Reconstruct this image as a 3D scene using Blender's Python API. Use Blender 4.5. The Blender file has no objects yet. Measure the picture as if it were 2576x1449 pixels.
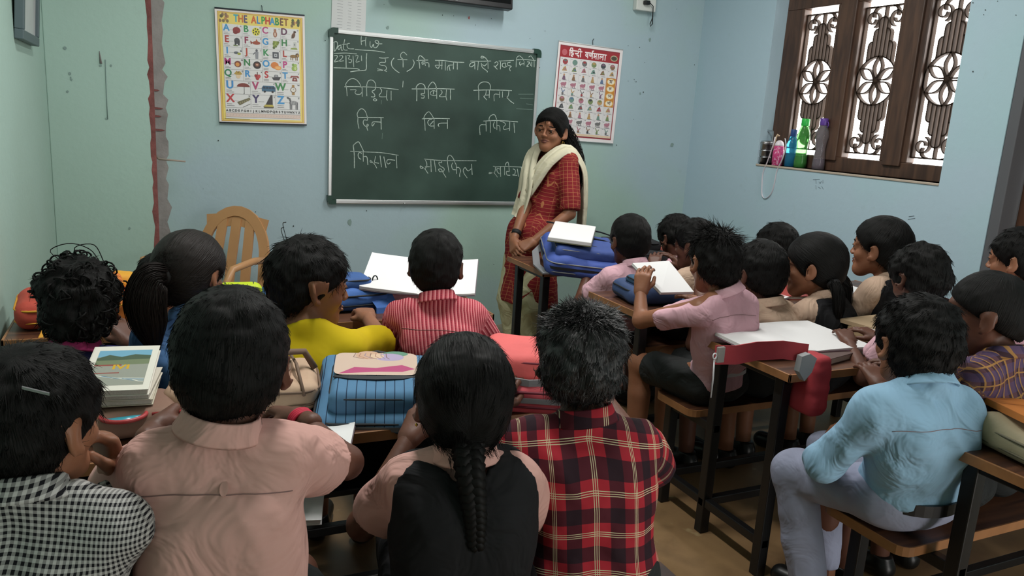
import bpy, bmesh, math, random
import numpy as np
from mathutils import Vector, Matrix, Euler
# ------------------------------------------------------------------ camera, world, lights, exposure
SC = bpy.context.scene
COL = SC.collection
HC = 1.38                                             # camera height
FPX = 1950.0
yaw, pitch, roll = [math.radians(a) for a in (25.45, 12.19, 3.535)]
fv = np.array([math.sin(yaw)*math.cos(pitch), math.cos(yaw)*math.cos(pitch), -math.sin(pitch)])
rv0 = np.array([math.cos(yaw), -math.sin(yaw), 0.0]); uv0 = np.cross(rv0, fv)
rv = math.cos(roll)*rv0 + math.sin(roll)*uv0; uv = -math.sin(roll)*rv0 + math.cos(roll)*uv0
cam = bpy.data.cameras.new('camera'); cam.sensor_width = 36; cam.lens = FPX/2576*36; cam.clip_start = .02
camo = bpy.data.objects.new('camera', cam); COL.objects.link(camo)
M = Matrix.Identity(4)
for i in range(3):
    M[i][0] = rv[i]; M[i][1] = uv[i]; M[i][2] = -fv[i]
M[2][3] = HC
camo.matrix_world = M; SC.camera = camo
SC.view_settings.view_transform = 'Standard'; SC.view_settings.look = 'None'
SC.view_settings.gamma = 1.0; SC.view_settings.use_curve_mapping = False
SC.view_settings.exposure = 0.0
w = bpy.data.worlds.new('sky'); SC.world = w; w.use_nodes = True
w.node_tree.nodes['Background'].inputs[0].default_value = (1.0, .97, .93, 1)
w.node_tree.nodes['Background'].inputs[1].default_value = 10.0
def area(name, loc, rot, sx, sy, power, col=(1, 1, 1)):
    l = bpy.data.lights.new(name, 'AREA'); l.shape = 'RECTANGLE'; l.size = sx; l.size_y = sy; l.energy = power; l.color = col
    o = bpy.data.objects.new(name, l); COL.objects.link(o); o.location = loc; o.rotation_euler = rot; return o
R_ = math.radians
# daylight through the grille window, through the open doorway behind the camera, and two fill lamps added under the ceiling, out of view, to brighten the room
for nm, loc, rot, sx, sy in (('window_portal', (3.63, 3.18, 1.73), (0, R_(90), 0), 1.08, 1.34), ('doorway_portal', (2.3, -1.58, 1.05), (R_(90), 0, 0), 1.0, 2.1)):
    area(nm, loc, rot, sx, sy, 1).data.cycles.is_portal = True           # guides sky light through the two openings
area('ceiling_fill', (.55, 2.0, 2.86), (0, 0, R_(90)), 1.2, .12, 40, (1, .98, .95))
area('ceiling_fill', (2.0, 2.9, 2.86), (0, 0, R_(90)), 1.2, .12, 36, (1, .98, .95))
# ------------------------------------------------------------------ pixel helpers: a point of the photograph to a place in the room
def ray(x, y): return fv + rv*(x-1288)/FPX - uv*(y-724.5)/FPX
CP = np.array([0, 0, HC])
def onY(x, y, Y): d = ray(x, y); return Vector(CP + d*Y/d[1])
def onX(x, y, X): d = ray(x, y); return Vector(CP + d*X/d[0])
def onZ(x, y, Z): d = ray(x, y); return Vector(CP + d*(Z-HC)/d[2])
def depth(p): return float((np.array(p)-CP) @ fv)
# ------------------------------------------------------------------ materials
MATS = {}
def srgb(c):
    if isinstance(c, str): c = [int(c[i:i+2], 16)/255 for i in (0, 2, 4)]
    return tuple((v/12.92 if v <= .04045 else ((v+.055)/1.055)**2.4) for v in c)
def mat(name, col, rough=.6, metal=0, bump=0, bscale=60, var=.0, vscale=6, spec=.5, trans=0, alpha=1, sheen=0, ior=1.45):
    if name in MATS: return MATS[name]
    m = bpy.data.materials.new(name); m.use_nodes = True; nt = m.node_tree; b = nt.nodes['Principled BSDF']
    c = srgb(col); b.inputs['Base Color'].default_value = (*c, 1); b.inputs['Roughness'].default_value = rough
    b.inputs['Metallic'].default_value = metal; b.inputs['Specular IOR Level'].default_value = spec
    b.inputs['Transmission Weight'].default_value = trans; b.inputs['Alpha'].default_value = alpha; b.inputs['IOR'].default_value = ior
    if sheen: b.inputs['Sheen Weight'].default_value = sheen
    tc = nt.nodes.new('ShaderNodeTexCoord')
    if var:
        n = nt.nodes.new('ShaderNodeTexNoise'); n.inputs['Scale'].default_value = vscale; n.inputs['Detail'].default_value = 4
        nt.links.new(tc.outputs['Object'], n.inputs['Vector'])
        r = nt.nodes.new('ShaderNodeMapRange'); r.inputs[1].default_value = .3; r.inputs[2].default_value = .7; r.inputs[3].default_value = 1-var; r.inputs[4].default_value = 1+var
        nt.links.new(n.outputs['Fac'], r.inputs[0])
        mx = nt.nodes.new('ShaderNodeVectorMath'); mx.operation = 'SCALE'; mx.inputs[0].default_value = c
        nt.links.new(r.outputs[0], mx.inputs['Scale']); nt.links.new(mx.outputs[0], b.inputs['Base Color'])
    if bump:
        n2 = nt.nodes.new('ShaderNodeTexNoise'); n2.inputs['Scale'].default_value = bscale; n2.inputs['Detail'].default_value = 3
        nt.links.new(tc.outputs['Object'], n2.inputs['Vector'])
        bp = nt.nodes.new('ShaderNodeBump'); bp.inputs['Strength'].default_value = bump; bp.inputs['Distance'].default_value = .028 if name.split('_')[0] in ('shirt', 'cloth', 'denim', 'tshirt', 'salwar') else .01
        if name.split('_')[0] in ('shirt', 'denim', 'cloth', 'salwar'): n2.inputs['Distortion'].default_value = 1.2
        nt.links.new(n2.outputs['Fac'], bp.inputs['Height']); nt.links.new(bp.outputs[0], b.inputs['Normal'])
    MATS[name] = m; return m
def N(nt, t, **kw):
    n = nt.nodes.new(t)
    for k, v in kw.items(): setattr(n, k, v)
    return n
def math_(nt, op, a, b=None, c=None):
    n = N(nt, 'ShaderNodeMath', operation=op)
    for i, v in enumerate((a, b, c)):
        if v is None: continue
        if isinstance(v, (int, float)): n.inputs[i].default_value = v
        else: nt.links.new(v, n.inputs[i])
    return n.outputs[0]
def mixc(nt, f, a, b):
    n = N(nt, 'ShaderNodeMix', data_type='RGBA')
    for s, v in ((0, f), (6, a), (7, b)):
        if isinstance(v, (int, float)): n.inputs[s].default_value = v
        elif isinstance(v, tuple): n.inputs[s].default_value = (*v, 1)
        else: nt.links.new(v, n.inputs[s])
    return n.outputs[2]
def pattern_mat(name, fn, rough=.85, bump=.25, bscale=14):
    """cloth whose woven pattern follows the garment's own 'pat' coordinates (metres across, metres down)"""
    if name in MATS: return MATS[name]
    m = bpy.data.materials.new(name); m.use_nodes = True; nt = m.node_tree; b = nt.nodes['Principled BSDF']
    at = N(nt, 'ShaderNodeAttribute', attribute_name='pat'); sx = N(nt, 'ShaderNodeSeparateXYZ'); nt.links.new(at.outputs['Vector'], sx.inputs[0])
    nt.links.new(fn(nt, sx.outputs[0], sx.outputs[1]), b.inputs['Base Color'])
    b.inputs['Roughness'].default_value = rough; b.inputs['Specular IOR Level'].default_value = .2
    tc = N(nt, 'ShaderNodeTexCoord'); n2 = N(nt, 'ShaderNodeTexNoise'); n2.inputs['Scale'].default_value = bscale; n2.inputs['Detail'].default_value = 2
    nt.links.new(tc.outputs['Object'], n2.inputs['Vector'])
    bp = N(nt, 'ShaderNodeBump'); bp.inputs['Strength'].default_value = bump; bp.inputs['Distance'].default_value = .05
    nt.links.new(n2.outputs['Fac'], bp.inputs['Height']); nt.links.new(bp.outputs[0], b.inputs['Normal'])
    MATS[name] = m; return m
def stripe(nt, v, period, duty, off=0.0):
    """1 inside a stripe of the given width share"""
    f = math_(nt, 'FRACT', math_(nt, 'MULTIPLY_ADD', v, 1/period, off+50.0))
    return math_(nt, 'LESS_THAN', f, duty)
def wall_mat(name, c1, c2, seed, scale=.9, dirt=.35):
    m = bpy.data.materials.new(name); m.use_nodes = True; nt = m.node_tree; b = nt.nodes['Principled BSDF']
    tc = N(nt, 'ShaderNodeTexCoord'); mp = N(nt, 'ShaderNodeMapping'); mp.inputs['Location'].default_value = (seed, seed*1.7, seed*.3)
    nt.links.new(tc.outputs['Object'], mp.inputs['Vector'])
    n = N(nt, 'ShaderNodeTexNoise'); n.inputs['Scale'].default_value = scale; n.inputs['Detail'].default_value = 3; nt.links.new(mp.outputs[0], n.inputs['Vector'])
    r = N(nt, 'ShaderNodeMapRange'); r.inputs[1].default_value = .42; r.inputs[2].default_value = .6; nt.links.new(n.outputs['Fac'], r.inputs[0])
    c = mixc(nt, r.outputs[0], srgb(c1), srgb(c2))
    n3 = N(nt, 'ShaderNodeTexNoise'); n3.inputs['Scale'].default_value = 9; n3.inputs['Detail'].default_value = 8; n3.inputs['Roughness'].default_value = .7; nt.links.new(mp.outputs[0], n3.inputs['Vector'])
    r3 = N(nt, 'ShaderNodeMapRange'); r3.inputs[1].default_value = .62; r3.inputs[2].default_value = .8; r3.inputs[3].default_value = 0; r3.inputs[4].default_value = dirt; nt.links.new(n3.outputs['Fac'], r3.inputs[0])
    c = mixc(nt, r3.outputs[0], c, srgb('8c9c98'))
    n4 = N(nt, 'ShaderNodeTexNoise'); n4.inputs['Scale'].default_value = 26; n4.inputs['Detail'].default_value = 2; nt.links.new(mp.outputs[0], n4.inputs['Vector'])
    nt.links.new(c, b.inputs['Base Color']); b.inputs['Roughness'].default_value = .55; b.inputs['Specular IOR Level'].default_value = .3
    n2 = N(nt, 'ShaderNodeTexNoise'); n2.inputs['Scale'].default_value = 35; n2.inputs['Detail'].default_value = 5; nt.links.new(tc.outputs['Object'], n2.inputs['Vector'])
    bp = N(nt, 'ShaderNodeBump'); bp.inputs['Strength'].default_value = .12; bp.inputs['Distance'].default_value = .01
    nt.links.new(n2.outputs['Fac'], bp.inputs['Height']); nt.links.new(bp.outputs[0], b.inputs['Normal'])
    MATS[name] = m; return m
def wood_mat(name, c1, c2, rough=.45, scale=(3, 40, 40)):
    m = bpy.data.materials.new(name); m.use_nodes = True; nt = m.node_tree; b = nt.nodes['Principled BSDF']
    tc = N(nt, 'ShaderNodeTexCoord'); mp = N(nt, 'ShaderNodeMapping'); mp.inputs['Scale'].default_value = scale
    nt.links.new(tc.outputs['Object'], mp.inputs['Vector'])
    n = N(nt, 'ShaderNodeTexNoise'); n.inputs['Scale'].default_value = 1; n.inputs['Detail'].default_value = 5; n.inputs['Distortion'].default_value = .6; nt.links.new(mp.outputs[0], n.inputs['Vector'])
    r = N(nt, 'ShaderNodeMapRange'); r.inputs[1].default_value = .35; r.inputs[2].default_value = .65; nt.links.new(n.outputs['Fac'], r.inputs[0])
    nt.links.new(mixc(nt, r.outputs[0], srgb(c1), srgb(c2)), b.inputs['Base Color']); b.inputs['Roughness'].default_value = rough
    MATS[name] = m; return m
def print_mat():
    if 'print_ink' in MATS: return MATS['print_ink']
    m = bpy.data.materials.new('print_ink'); m.use_nodes = True; nt = m.node_tree; b = nt.nodes['Principled BSDF']
    at = N(nt, 'ShaderNodeAttribute', attribute_name='ink'); nt.links.new(at.outputs['Color'], b.inputs['Base Color']); b.inputs['Roughness'].default_value = .35
    MATS['print_ink'] = m; return m
# ------------------------------------------------------------------ objects
def tag(o, label=None, cat=None, group=None, kind=None):
    if label: o['label'] = label
    if cat: o['category'] = cat
    if group: o['group'] = group
    if kind: o['kind'] = kind
    return o
def empty(name, loc, rz=0, label=None, cat=None, group=None, rot=None):
    o = bpy.data.objects.new(name, None); COL.objects.link(o); o.empty_display_size = .05; o.location = loc
    o.rotation_euler = rot if rot is not None else (0, 0, rz)
    return tag(o, label, cat, group)
def mesh_obj(name, V, Fq, m, parent=None, smooth=True, attr=None, ink=None, loc=None, rot=None):
    """V (n,3); Fq list of faces or an (m,4) array"""
    me = bpy.data.meshes.new(name)
    if isinstance(Fq, np.ndarray):
        V = np.asarray(V, np.float32); nf, k = Fq.shape
        me.vertices.add(len(V)); me.vertices.foreach_set('co', V.ravel())
        me.loops.add(nf*k); me.loops.foreach_set('vertex_index', Fq.astype(np.int32).ravel())
        me.polygons.add(nf); me.polygons.foreach_set('loop_start', np.arange(0, nf*k, k, dtype=np.int32))
        me.update(calc_edges=True); me.validate()
    else:
        me.from_pydata([tuple(v) for v in V], [], Fq); me.update()
    if smooth: me.polygons.foreach_set('use_smooth', np.ones(len(me.polygons), bool))
    if attr is not None:
        a = me.attributes.new('pat', 'FLOAT_VECTOR', 'POINT'); a.data.foreach_set('vector', np.asarray(attr, np.float32).ravel())
    if ink is not None:
        a = me.attributes.new('ink', 'FLOAT_COLOR', 'POINT'); a.data.foreach_set('color', np.asarray(ink, np.float32).ravel())
    if isinstance(m, (list, tuple)):
        for q in m: me.materials.append(q)
    else: me.materials.append(m)
    o = bpy.data.objects.new(name, me); COL.objects.link(o)
    if parent: o.parent = parent
    if loc is not None: o.location = loc
    if rot is not None: o.rotation_euler = rot
    return o
class MB:
    """collects simple shapes; build() links them as ONE mesh object"""
    def __init__(s): s.V = []; s.F = []; s.sm = []
    def add(s, V, F, smooth=False):
        n = len(s.V); s.V += [tuple(v) for v in V]; s.F += [tuple(i+n for i in f) for f in F]; s.sm += [smooth]*len(F); return s
    def box(s, lo, hi, bev=0, T=None):
        lo = Vector(lo); hi = Vector(hi); b = min(bev, *(abs(hi[i]-lo[i])*.49 for i in range(3)))
        if b <= 0:
            V = [Vector((x, y, z)) for z in (lo.z, hi.z) for y in (lo.y, hi.y) for x in (lo.x, hi.x)]
            F = [(0, 2, 3, 1), (4, 5, 7, 6), (0, 1, 5, 4), (2, 6, 7, 3), (0, 4, 6, 2), (1, 3, 7, 5)]
        else:
            bm = bmesh.new(); bmesh.ops.create_cube(bm, size=1)
            for v in bm.verts: v.co = Vector([(lo[i]+hi[i])/2+v.co[i]*(hi[i]-lo[i]) for i in range(3)])
            bmesh.ops.bevel(bm, geom=bm.edges[:], offset=b, segments=2, profile=.5, affect='EDGES')
            bm.verts.index_update(); V = [v.co.copy() for v in bm.verts]; F = [tuple(v.index for v in f.verts) for f in bm.faces]; bm.free()
        if T: V = [T @ v for v in V]
        return s.add(V, F)
    def tube(s, pts, r, n=8, cap=True, flat=1.0, up=None):
        P = [Vector(p) for p in pts]; rs = r if isinstance(r, (list, tuple)) else [r]*len(P); V = []; F = []
        u = None
        for i, p in enumerate(P):
            t = ((P[i+1] if i < len(P)-1 else p)-(P[i-1] if i else p))
            if t.length < 1e-9: t = Vector((0, 0, 1))
            t.normalize()
            if u is None:
                u = Vector(up) if up is not None else (Vector((0, 0, 1)) if abs(t.z) < .9 else Vector((1, 0, 0)))
            u = (u - t*u.dot(t)); 
            if u.length < 1e-6: u = t.orthogonal()
            u.normalize(); v = t.cross(u)
            for k in range(n):
                a = 2*math.pi*k/n
                V.append(p + (v*math.cos(a) + u*math.sin(a)*flat)*rs[i])
        for i in range(len(P)-1):
            for k in range(n):
                a = i*n+k; b = i*n+(k+1) % n; F.append((a, b, b+n, a+n))
        if cap: F.append(tuple(range(n))[::-1]); F.append(tuple((len(P)-1)*n+k for k in range(n)))
        return s.add(V, F, True)
    def bar(s, pts, w, d, up):
        """flat rectangular bar along pts: w across (perpendicular to up), d along up"""
        P = [Vector(p) for p in pts]; U = Vector(up).normalized(); V = []; F = []
        for i, p in enumerate(P):
            t = ((P[i+1] if i < len(P)-1 else p)-(P[i-1] if i else p)).normalized(); sd = t.cross(U).normalized()
            V += [p-sd*w/2-U*d/2, p+sd*w/2-U*d/2, p+sd*w/2+U*d/2, p-sd*w/2+U*d/2]
        for i in range(len(P)-1):
            for k in range(4):
                a = i*4+k; b = i*4+(k+1) % 4; F.append((a, b, b+4, a+4))
        F.append((3, 2, 1, 0)); e = (len(P)-1)*4; F.append((e, e+1, e+2, e+3))
        return s.add(V, F)
    def lathe(s, prof, c=(0, 0, 0), n=24, T=None, sq=1.0):
        V = []; F = []; c = Vector(c)
        for r, z in prof:
            for k in range(n):
                a = 2*math.pi*k/n; V.append(c+Vector((r*math.cos(a), r*math.sin(a)*sq, z)))
        for i in range(len(prof)-1):
            for k in range(n):
                a = i*n+k; b = i*n+(k+1) % n; F.append((a, b, b+n, a+n))
        F.append(tuple(range(n))[::-1]); F.append(tuple((len(prof)-1)*n+k for k in range(n)))
        if T: V = [T @ v for v in V]
        return s.add(V, F, True)
    def prism(s, poly, z0, z1, T=None):
        n = len(poly); V = [Vector((x, y, z0)) for x, y in poly]+[Vector((x, y, z1)) for x, y in poly]
        F = [tuple(range(n))[::-1], tuple(range(n, 2*n))]+[(i, (i+1) % n, (i+1) % n+n, i+n) for i in range(n)]
        if T: V = [T @ v for v in V]
        return s.add(V, F)
    def build(s, name, m, parent=None, loc=None, rot=None):
        o = mesh_obj(name, s.V, s.F, m, parent, smooth=False, loc=loc, rot=rot)
        o.data.polygons.foreach_set('use_smooth', np.array(s.sm, bool)); return o
def rrect(w, h, r, n=5):
    out = []
    for cx, cy, a0 in ((w/2-r, h/2-r, 0), (-w/2+r, h/2-r, 90), (-w/2+r, -h/2+r, 180), (w/2-r, -h/2+r, 270)):
        for k in range(n+1):
            a = R_(a0+90*k/n); out.append((cx+r*math.cos(a), cy+r*math.sin(a)))
    return out
# ------------------------------------------------------------------ implicit-surface modelling (smooth unions of round cones and ellipsoids)
def axis(lo, hi, h, flo=None, fhi=None, hf=None):
    if flo is None: return np.arange(lo, hi+h, h, dtype=np.float32)
    a = np.arange(lo, flo, h); b = np.arange(max(flo, lo), min(fhi, hi), hf); c = np.arange(min(fhi, hi), hi+h, h)
    a = a[a < b[0]-hf*.4]; c = c[c > b[-1]+hf*.4]
    return np.concatenate([a, b, c]).astype(np.float32)
class Field:
    def __init__(s, xs, ys, zs):
        s.ax = (xs, ys, zs); s.v = np.full((len(xs), len(ys), len(zs)), .3, np.float32); s.h = max(np.diff(zs).max(), np.diff(xs).max())
    def blk(s, lo, hi, m):
        sl = []; cs = []
        for i in range(3):
            a = np.searchsorted(s.ax[i], lo[i]-m); b = np.searchsorted(s.ax[i], hi[i]+m)
            if b <= a: return None, None
            sl.append(slice(a, b)); cs.append(s.ax[i][a:b])
        return tuple(sl), (cs[0][:, None, None], cs[1][None, :, None], cs[2][None, None, :])
    def put(s, sl, d, k, mode):
        v = s.v[sl]
        if mode == 'add':
            if k > 0:
                hh = np.clip(.5+.5*(v-d)/k, 0, 1); s.v[sl] = v+(d-v)*hh-k*hh*(1-hh)
            else: s.v[sl] = np.minimum(v, d)
        else:
            d = -d
            if k > 0:
                hh = np.clip(.5-.5*(v-d)/k, 0, 1); s.v[sl] = v+(d-v)*hh+k*hh*(1-hh)
            else: s.v[sl] = np.maximum(v, d)
    def cone(s, a, b, ra, rb, k=.02, mode='add', clip=None):
        a = np.array(a, float); b = np.array(b, float); R = max(ra, rb); m = k+2.5*s.h
        sl, c = s.blk(np.minimum(a, b)-R, np.maximum(a, b)+R, m)
        if sl is None: return
        ba = b-a; L2 = max(float(ba @ ba), 1e-9)
        px, py, pz = c[0]-a[0], c[1]-a[1], c[2]-a[2]
        t = np.clip((px*ba[0]+py*ba[1]+pz*ba[2])/L2, 0, 1)
        d = np.sqrt((px-t*ba[0])**2+(py-t*ba[1])**2+(pz-t*ba[2])**2)-(ra+(rb-ra)*t)
        if clip is not None:
            for q, n in clip:
                d = np.maximum(d, (c[0]-q[0])*n[0]+(c[1]-q[1])*n[1]+(c[2]-q[2])*n[2])
        s.put(sl, d.astype(np.float32), k, mode)
    def ell(s, c0, r, R=None, k=.02, mode='add', clip=None):
        c0 = np.array(c0, float); r = np.array(r, float); m = k+2.5*s.h; B = r.max()
        ext = np.array([B]*3) if R is not None else r
        sl, c = s.blk(c0-ext, c0+ext, m)
        if sl is None: return
        p = [c[i]-c0[i] for i in range(3)]
        if R is not None: p = [R[0][i]*p[0]+R[1][i]*p[1]+R[2][i]*p[2] for i in range(3)]
        k0 = np.sqrt((p[0]/r[0])**2+(p[1]/r[1])**2+(p[2]/r[2])**2); k1 = np.sqrt((p[0]/r[0]**2)**2+(p[1]/r[1]**2)**2+(p[2]/r[2]**2)**2)
        d = k0*(k0-1)/np.maximum(k1, 1e-6)
        if clip is not None:
            for q, n in clip: d = np.maximum(d, (c[0]-q[0])*n[0]+(c[1]-q[1])*n[1]+(c[2]-q[2])*n[2])
        s.put(sl, d.astype(np.float32), k, mode)
    def rbox(s, c0, hx, r, k=.01, mode='add'):
        c0 = np.array(c0, float); hx = np.array(hx, float); sl, c = s.blk(c0-hx, c0+hx, k+2.5*s.h)
        q = [np.abs(c[i]-c0[i])-hx[i]+r for i in range(3)]
        d = np.sqrt(sum(np.maximum(t, 0)**2 for t in q))+np.minimum(np.maximum(np.maximum(q[0], q[1]), q[2]), 0)-r
        s.put(sl, d.astype(np.float32), k, mode)
    def plane(s, q, n, k=.004):
        """keep the side where (p-q).n < 0"""
        c = (s.ax[0][:, None, None], s.ax[1][None, :, None], s.ax[2][None, None, :])
        d = (c[0]-q[0])*n[0]+(c[1]-q[1])*n[1]+(c[2]-q[2])*n[2]
        s.put((slice(None),)*3, -d.astype(np.float32), k, 'sub')
    def mesh(s):
        v = s.v; ax = s.ax; sh = np.array(v.shape); ids = []; pts = []; quads = []
        st = np.array([(sh[1]-1)*(sh[2]-1), sh[2]-1, 1], np.int64)
        for d in range(3):
            e1, e2 = (d+1) % 3, (d+2) % 3
            a = [slice(None)]*3; b = [slice(None)]*3; a[d] = slice(0, -1); b[d] = slice(1, None)
            va = v[tuple(a)]; vb = v[tuple(b)]
            idx = np.argwhere((va < 0) != (vb < 0))
            if len(idx) == 0: continue
            ok = (idx[:, e1] > 0) & (idx[:, e1] < sh[e1]-1) & (idx[:, e2] > 0) & (idx[:, e2] < sh[e2]-1); idx = idx[ok]
            x = va[tuple(idx.T)]; y = vb[tuple(idx.T)]; t = x/(x-y)
            P = np.stack([ax[i][idx[:, i]] for i in range(3)], 1).astype(np.float64)
            P[:, d] += t*(ax[d][idx[:, d]+1]-ax[d][idx[:, d]])
            cs = []
            for o1, o2 in ((-1, -1), (0, -1), (0, 0), (-1, 0)):
                c = idx.copy(); c[:, e1] += o1; c[:, e2] += o2; cid = c @ st; cs.append(cid); ids.append(cid); pts.append(P)
            q = np.stack(cs, 1); q[x >= 0] = q[x >= 0][:, ::-1]; quads.append(q)
        ids = np.concatenate(ids); pts = np.concatenate(pts); uq, inv = np.unique(ids, return_inverse=True)
        cnt = np.bincount(inv); V = np.stack([np.bincount(inv, pts[:, i])/cnt for i in range(3)], 1)
        Q = np.searchsorted(uq, np.concatenate(quads))
        return V, Q
def normals(V, Q):
    n = np.cross(V[Q[:, 2]]-V[Q[:, 0]], V[Q[:, 3]]-V[Q[:, 1]]); out = np.zeros_like(V)
    for k in range(4):
        for i in range(3): out[:, i] += np.bincount(Q[:, k], n[:, i], len(V))
    return out/np.maximum(np.linalg.norm(out, axis=1, keepdims=True), 1e-9)
def smooth_mesh(V, Q, it=2, f=.5):
    for _ in range(it):
        acc = np.zeros_like(V); c = np.zeros(len(V))
        for a, b in ((0, 1), (1, 2), (2, 3), (3, 0)):
            for p, q in ((a, b), (b, a)):
                for i in range(3): acc[:, i] += np.bincount(Q[:, p], V[Q[:, q]][:, i], len(V))
                c += np.bincount(Q[:, p], minlength=len(V))
        V = V+(acc/np.maximum(c, 1)[:, None]-V)*f
    return V
def vnoise(P, scale, seed=0):
    """smooth 3-D value noise in [-1,1]"""
    p = np.asarray(P)*scale+seed*17.31; i = np.floor(p).astype(np.int64); f = p-i; f = f*f*(3-2*f); r = 0
    for dx in (0, 1):
        for dy in (0, 1):
            for dz in (0, 1):
                h = ((i[:, 0]+dx)*374761393+(i[:, 1]+dy)*668265263+(i[:, 2]+dz)*2147483647+seed*1274126177) & 0x7fffffff
                h = (h ^ (h >> 13))*1274126177 & 0x7fffffff; h = (h ^ (h >> 16)) & 0xffff
                r = r+(h/32767.5-1)*(f[:, 0] if dx else 1-f[:, 0])*(f[:, 1] if dy else 1-f[:, 1])*(f[:, 2] if dz else 1-f[:, 2])
    return r
# ------------------------------------------------------------------ people
from mathutils.bvhtree import BVHTree
def npv(v): return np.array(v, float)
def unit(v): v = npv(v); return v/max(np.linalg.norm(v), 1e-9)
def lerp(a, b, t): return npv(a)+(npv(b)-npv(a))*t
def rot_head(y, p, r):
    return np.array(Matrix.Rotation(y, 3, 'Z') @ Matrix.Rotation(r, 3, 'Y') @ Matrix.Rotation(-p, 3, 'X'))
def ik(S, W, l1, l2, pole):
    S = npv(S); W = npv(W); d = np.linalg.norm(W-S); u = (W-S)/max(d, 1e-9)
    if d > l1+l2-.004: d = l1+l2-.004; W = S+u*d
    a = (l1*l1-l2*l2+d*d)/(2*d); h = math.sqrt(max(l1*l1-a*a, 0)); p = npv(pole); p = p-u*(p @ u); p = unit(p)
    return S+u*a+p*h, W
def add_head(F, H, Rh, s, adult=0):
    P = lambda x, y, z: H+Rh @ (npv((x, y, z))*s)
    A = Rh.T; e = lambda c, r, k=.02, mode='add', RR=A: F.ell(P(*c), npv(r)*s, RR, k*s, mode)
    cn = lambda a, b, ra, rb, k=.012, mode='add': F.cone(P(*a), P(*b), ra*s, rb*s, k*s, mode)
    e((0, -.010, .022), (.071, .088, .076), .001)
    e((0, .022, -.028), (.050, .056, .063), .02)
    e((0, .050, -.084), (.019, .018, .016), .03)
    cn((-.041, .0, -.048), (-.010, .054, -.088), .015, .010, .03); cn((.041, .0, -.048), (.010, .054, -.088), .015, .010, .03)
    e((0, .056, .028), (.036, .019, .020), .02)
    for q in (-1, 1):
        e((q*.034, .052, -.030), (.019, .019, .018), .018)
        cn((q*.012, .0775, .013), (q*.042, .064, .011), .0065, .006, .012)
        F.ell(P(q*.030, .084, -.004), npv((.0165, .013, .0088))*s, A, .008*s, 'sub')
        e((q*.030, .0655, -.004), (.0135, .0125, .0118), .003)
        cn((q*.018, .0765, .0026), (q*.030, .0790, .0042), .0030, .0036, .003); cn((q*.030, .0790, .0042), (q*.043, .0695, .002), .0036, .0028, .003)
        cn((q*.019, .0755, -.0110), (q*.041, .0690, -.0100), .0026, .0026, .004)
        F.ell(P(q*.0785, -.010, -.012), npv((.0065, .018, .029))*s, (np.array(Matrix.Rotation(q*-.55, 3, 'Z'))@A), .006*s)
        F.ell(P(q*.086, -.004, -.010), npv((.006, .010, .018))*s, A, .004*s, 'sub')
        F.ell(P(q*.074, .004, -.034), npv((.007, .008, .009))*s, A, .006*s)
        e((q*.0100, .0845, -.030), (.0072, .0078, .0062), .005)
    cn((0, .077, .004), (0, .0905, -.0245), .0050, .0068, .010)
    e((0, .0900, -.027), (.0072, .0066, .0060), .006)
    cn((-.0205, .0705, -.0540), (-.004, .0790, -.0510), .0026, .0042, .005); cn((.0205, .0705, -.0540), (.004, .0790, -.0510), .0026, .0042, .005)
    cn((-.0130, .0735, -.0605), (.0130, .0735, -.0605), .0046, .0046, .006); e((0, .0755, -.0605), (.011, .006, .0046), .006)
    cn((-.022, .0760, -.0556), (.022, .0760, -.0556), .0011, .0011, .003, 'sub')
    e((0, .056, -.084), (.020, .017, .016), .025)
def hand_mesh(W, dr, nr, side, s, curl=.5, spread=.25, thumb=.6, h=.0036):
    """five separate fingers with two bends, thumb from the side of the palm near its base; nr = back of the hand"""
    y = unit(dr); z = npv(nr)-y*(npv(nr) @ y); z = unit(z); x = np.cross(y, z)*side   # thumb side
    B = np.stack([x, y, z], 1)
    P = lambda a, b, c: npv((a, b, c))*s
    pts = []
    seg = []
    seg.append((P(0, -.045, 0), P(0, .006, 0), .0200*s, .0195*s, .012))
    K = [(-.024, .058), (-.008, .063), (.008, .064), (.023, .060)]; Ls = [.052, .064, .068, .060]; rr = [.0068, .0075, .0078, .0075]
    for i, (kx, ky) in enumerate(K):
        seg.append((P(kx*.5, .004, 0), P(kx, ky, .003), .0155*s, .0098*s, .012))
        p = P(kx, ky, .002); a = curl*.55; sp = (kx/.024)*spread*.35
        for j, fr in enumerate((.45, .31, .24)):
            d = npv((math.sin(sp)*math.cos(a), math.cos(sp)*math.cos(a), -math.sin(a))); q = p+d*Ls[i]*fr*s
            seg.append((p, q, rr[i]*s*(1-.1*j), rr[i]*s*(.92-.1*j), .0035)); p = q; a += curl*(.75 if j == 0 else .6)
    t0 = P(.014, .012, -.004); t1 = P(.036, .038, -.010-.014*thumb*curl); t2 = P(.042-.012*thumb*curl, .062, -.016-.024*thumb*curl)
    seg += [(t0, t1, .0125*s, .0092*s, .008), (t1, t2, .0088*s, .0068*s, .003)]
    allp = np.array([q for a, b, ra, rb, k in seg for q in (a, b)]); lo = allp.min(0)-.02; hi = allp.max(0)+.02
    F = Field(*(axis(lo[i], hi[i], h) for i in range(3)))
    for a, b, ra, rb, k in seg: F.cone(a, b, ra, rb, k*s)
    V, Q = F.mesh()
    if side < 0: Q = Q[:, ::-1]
    return npv(W)+V @ B.T, Q
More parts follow.
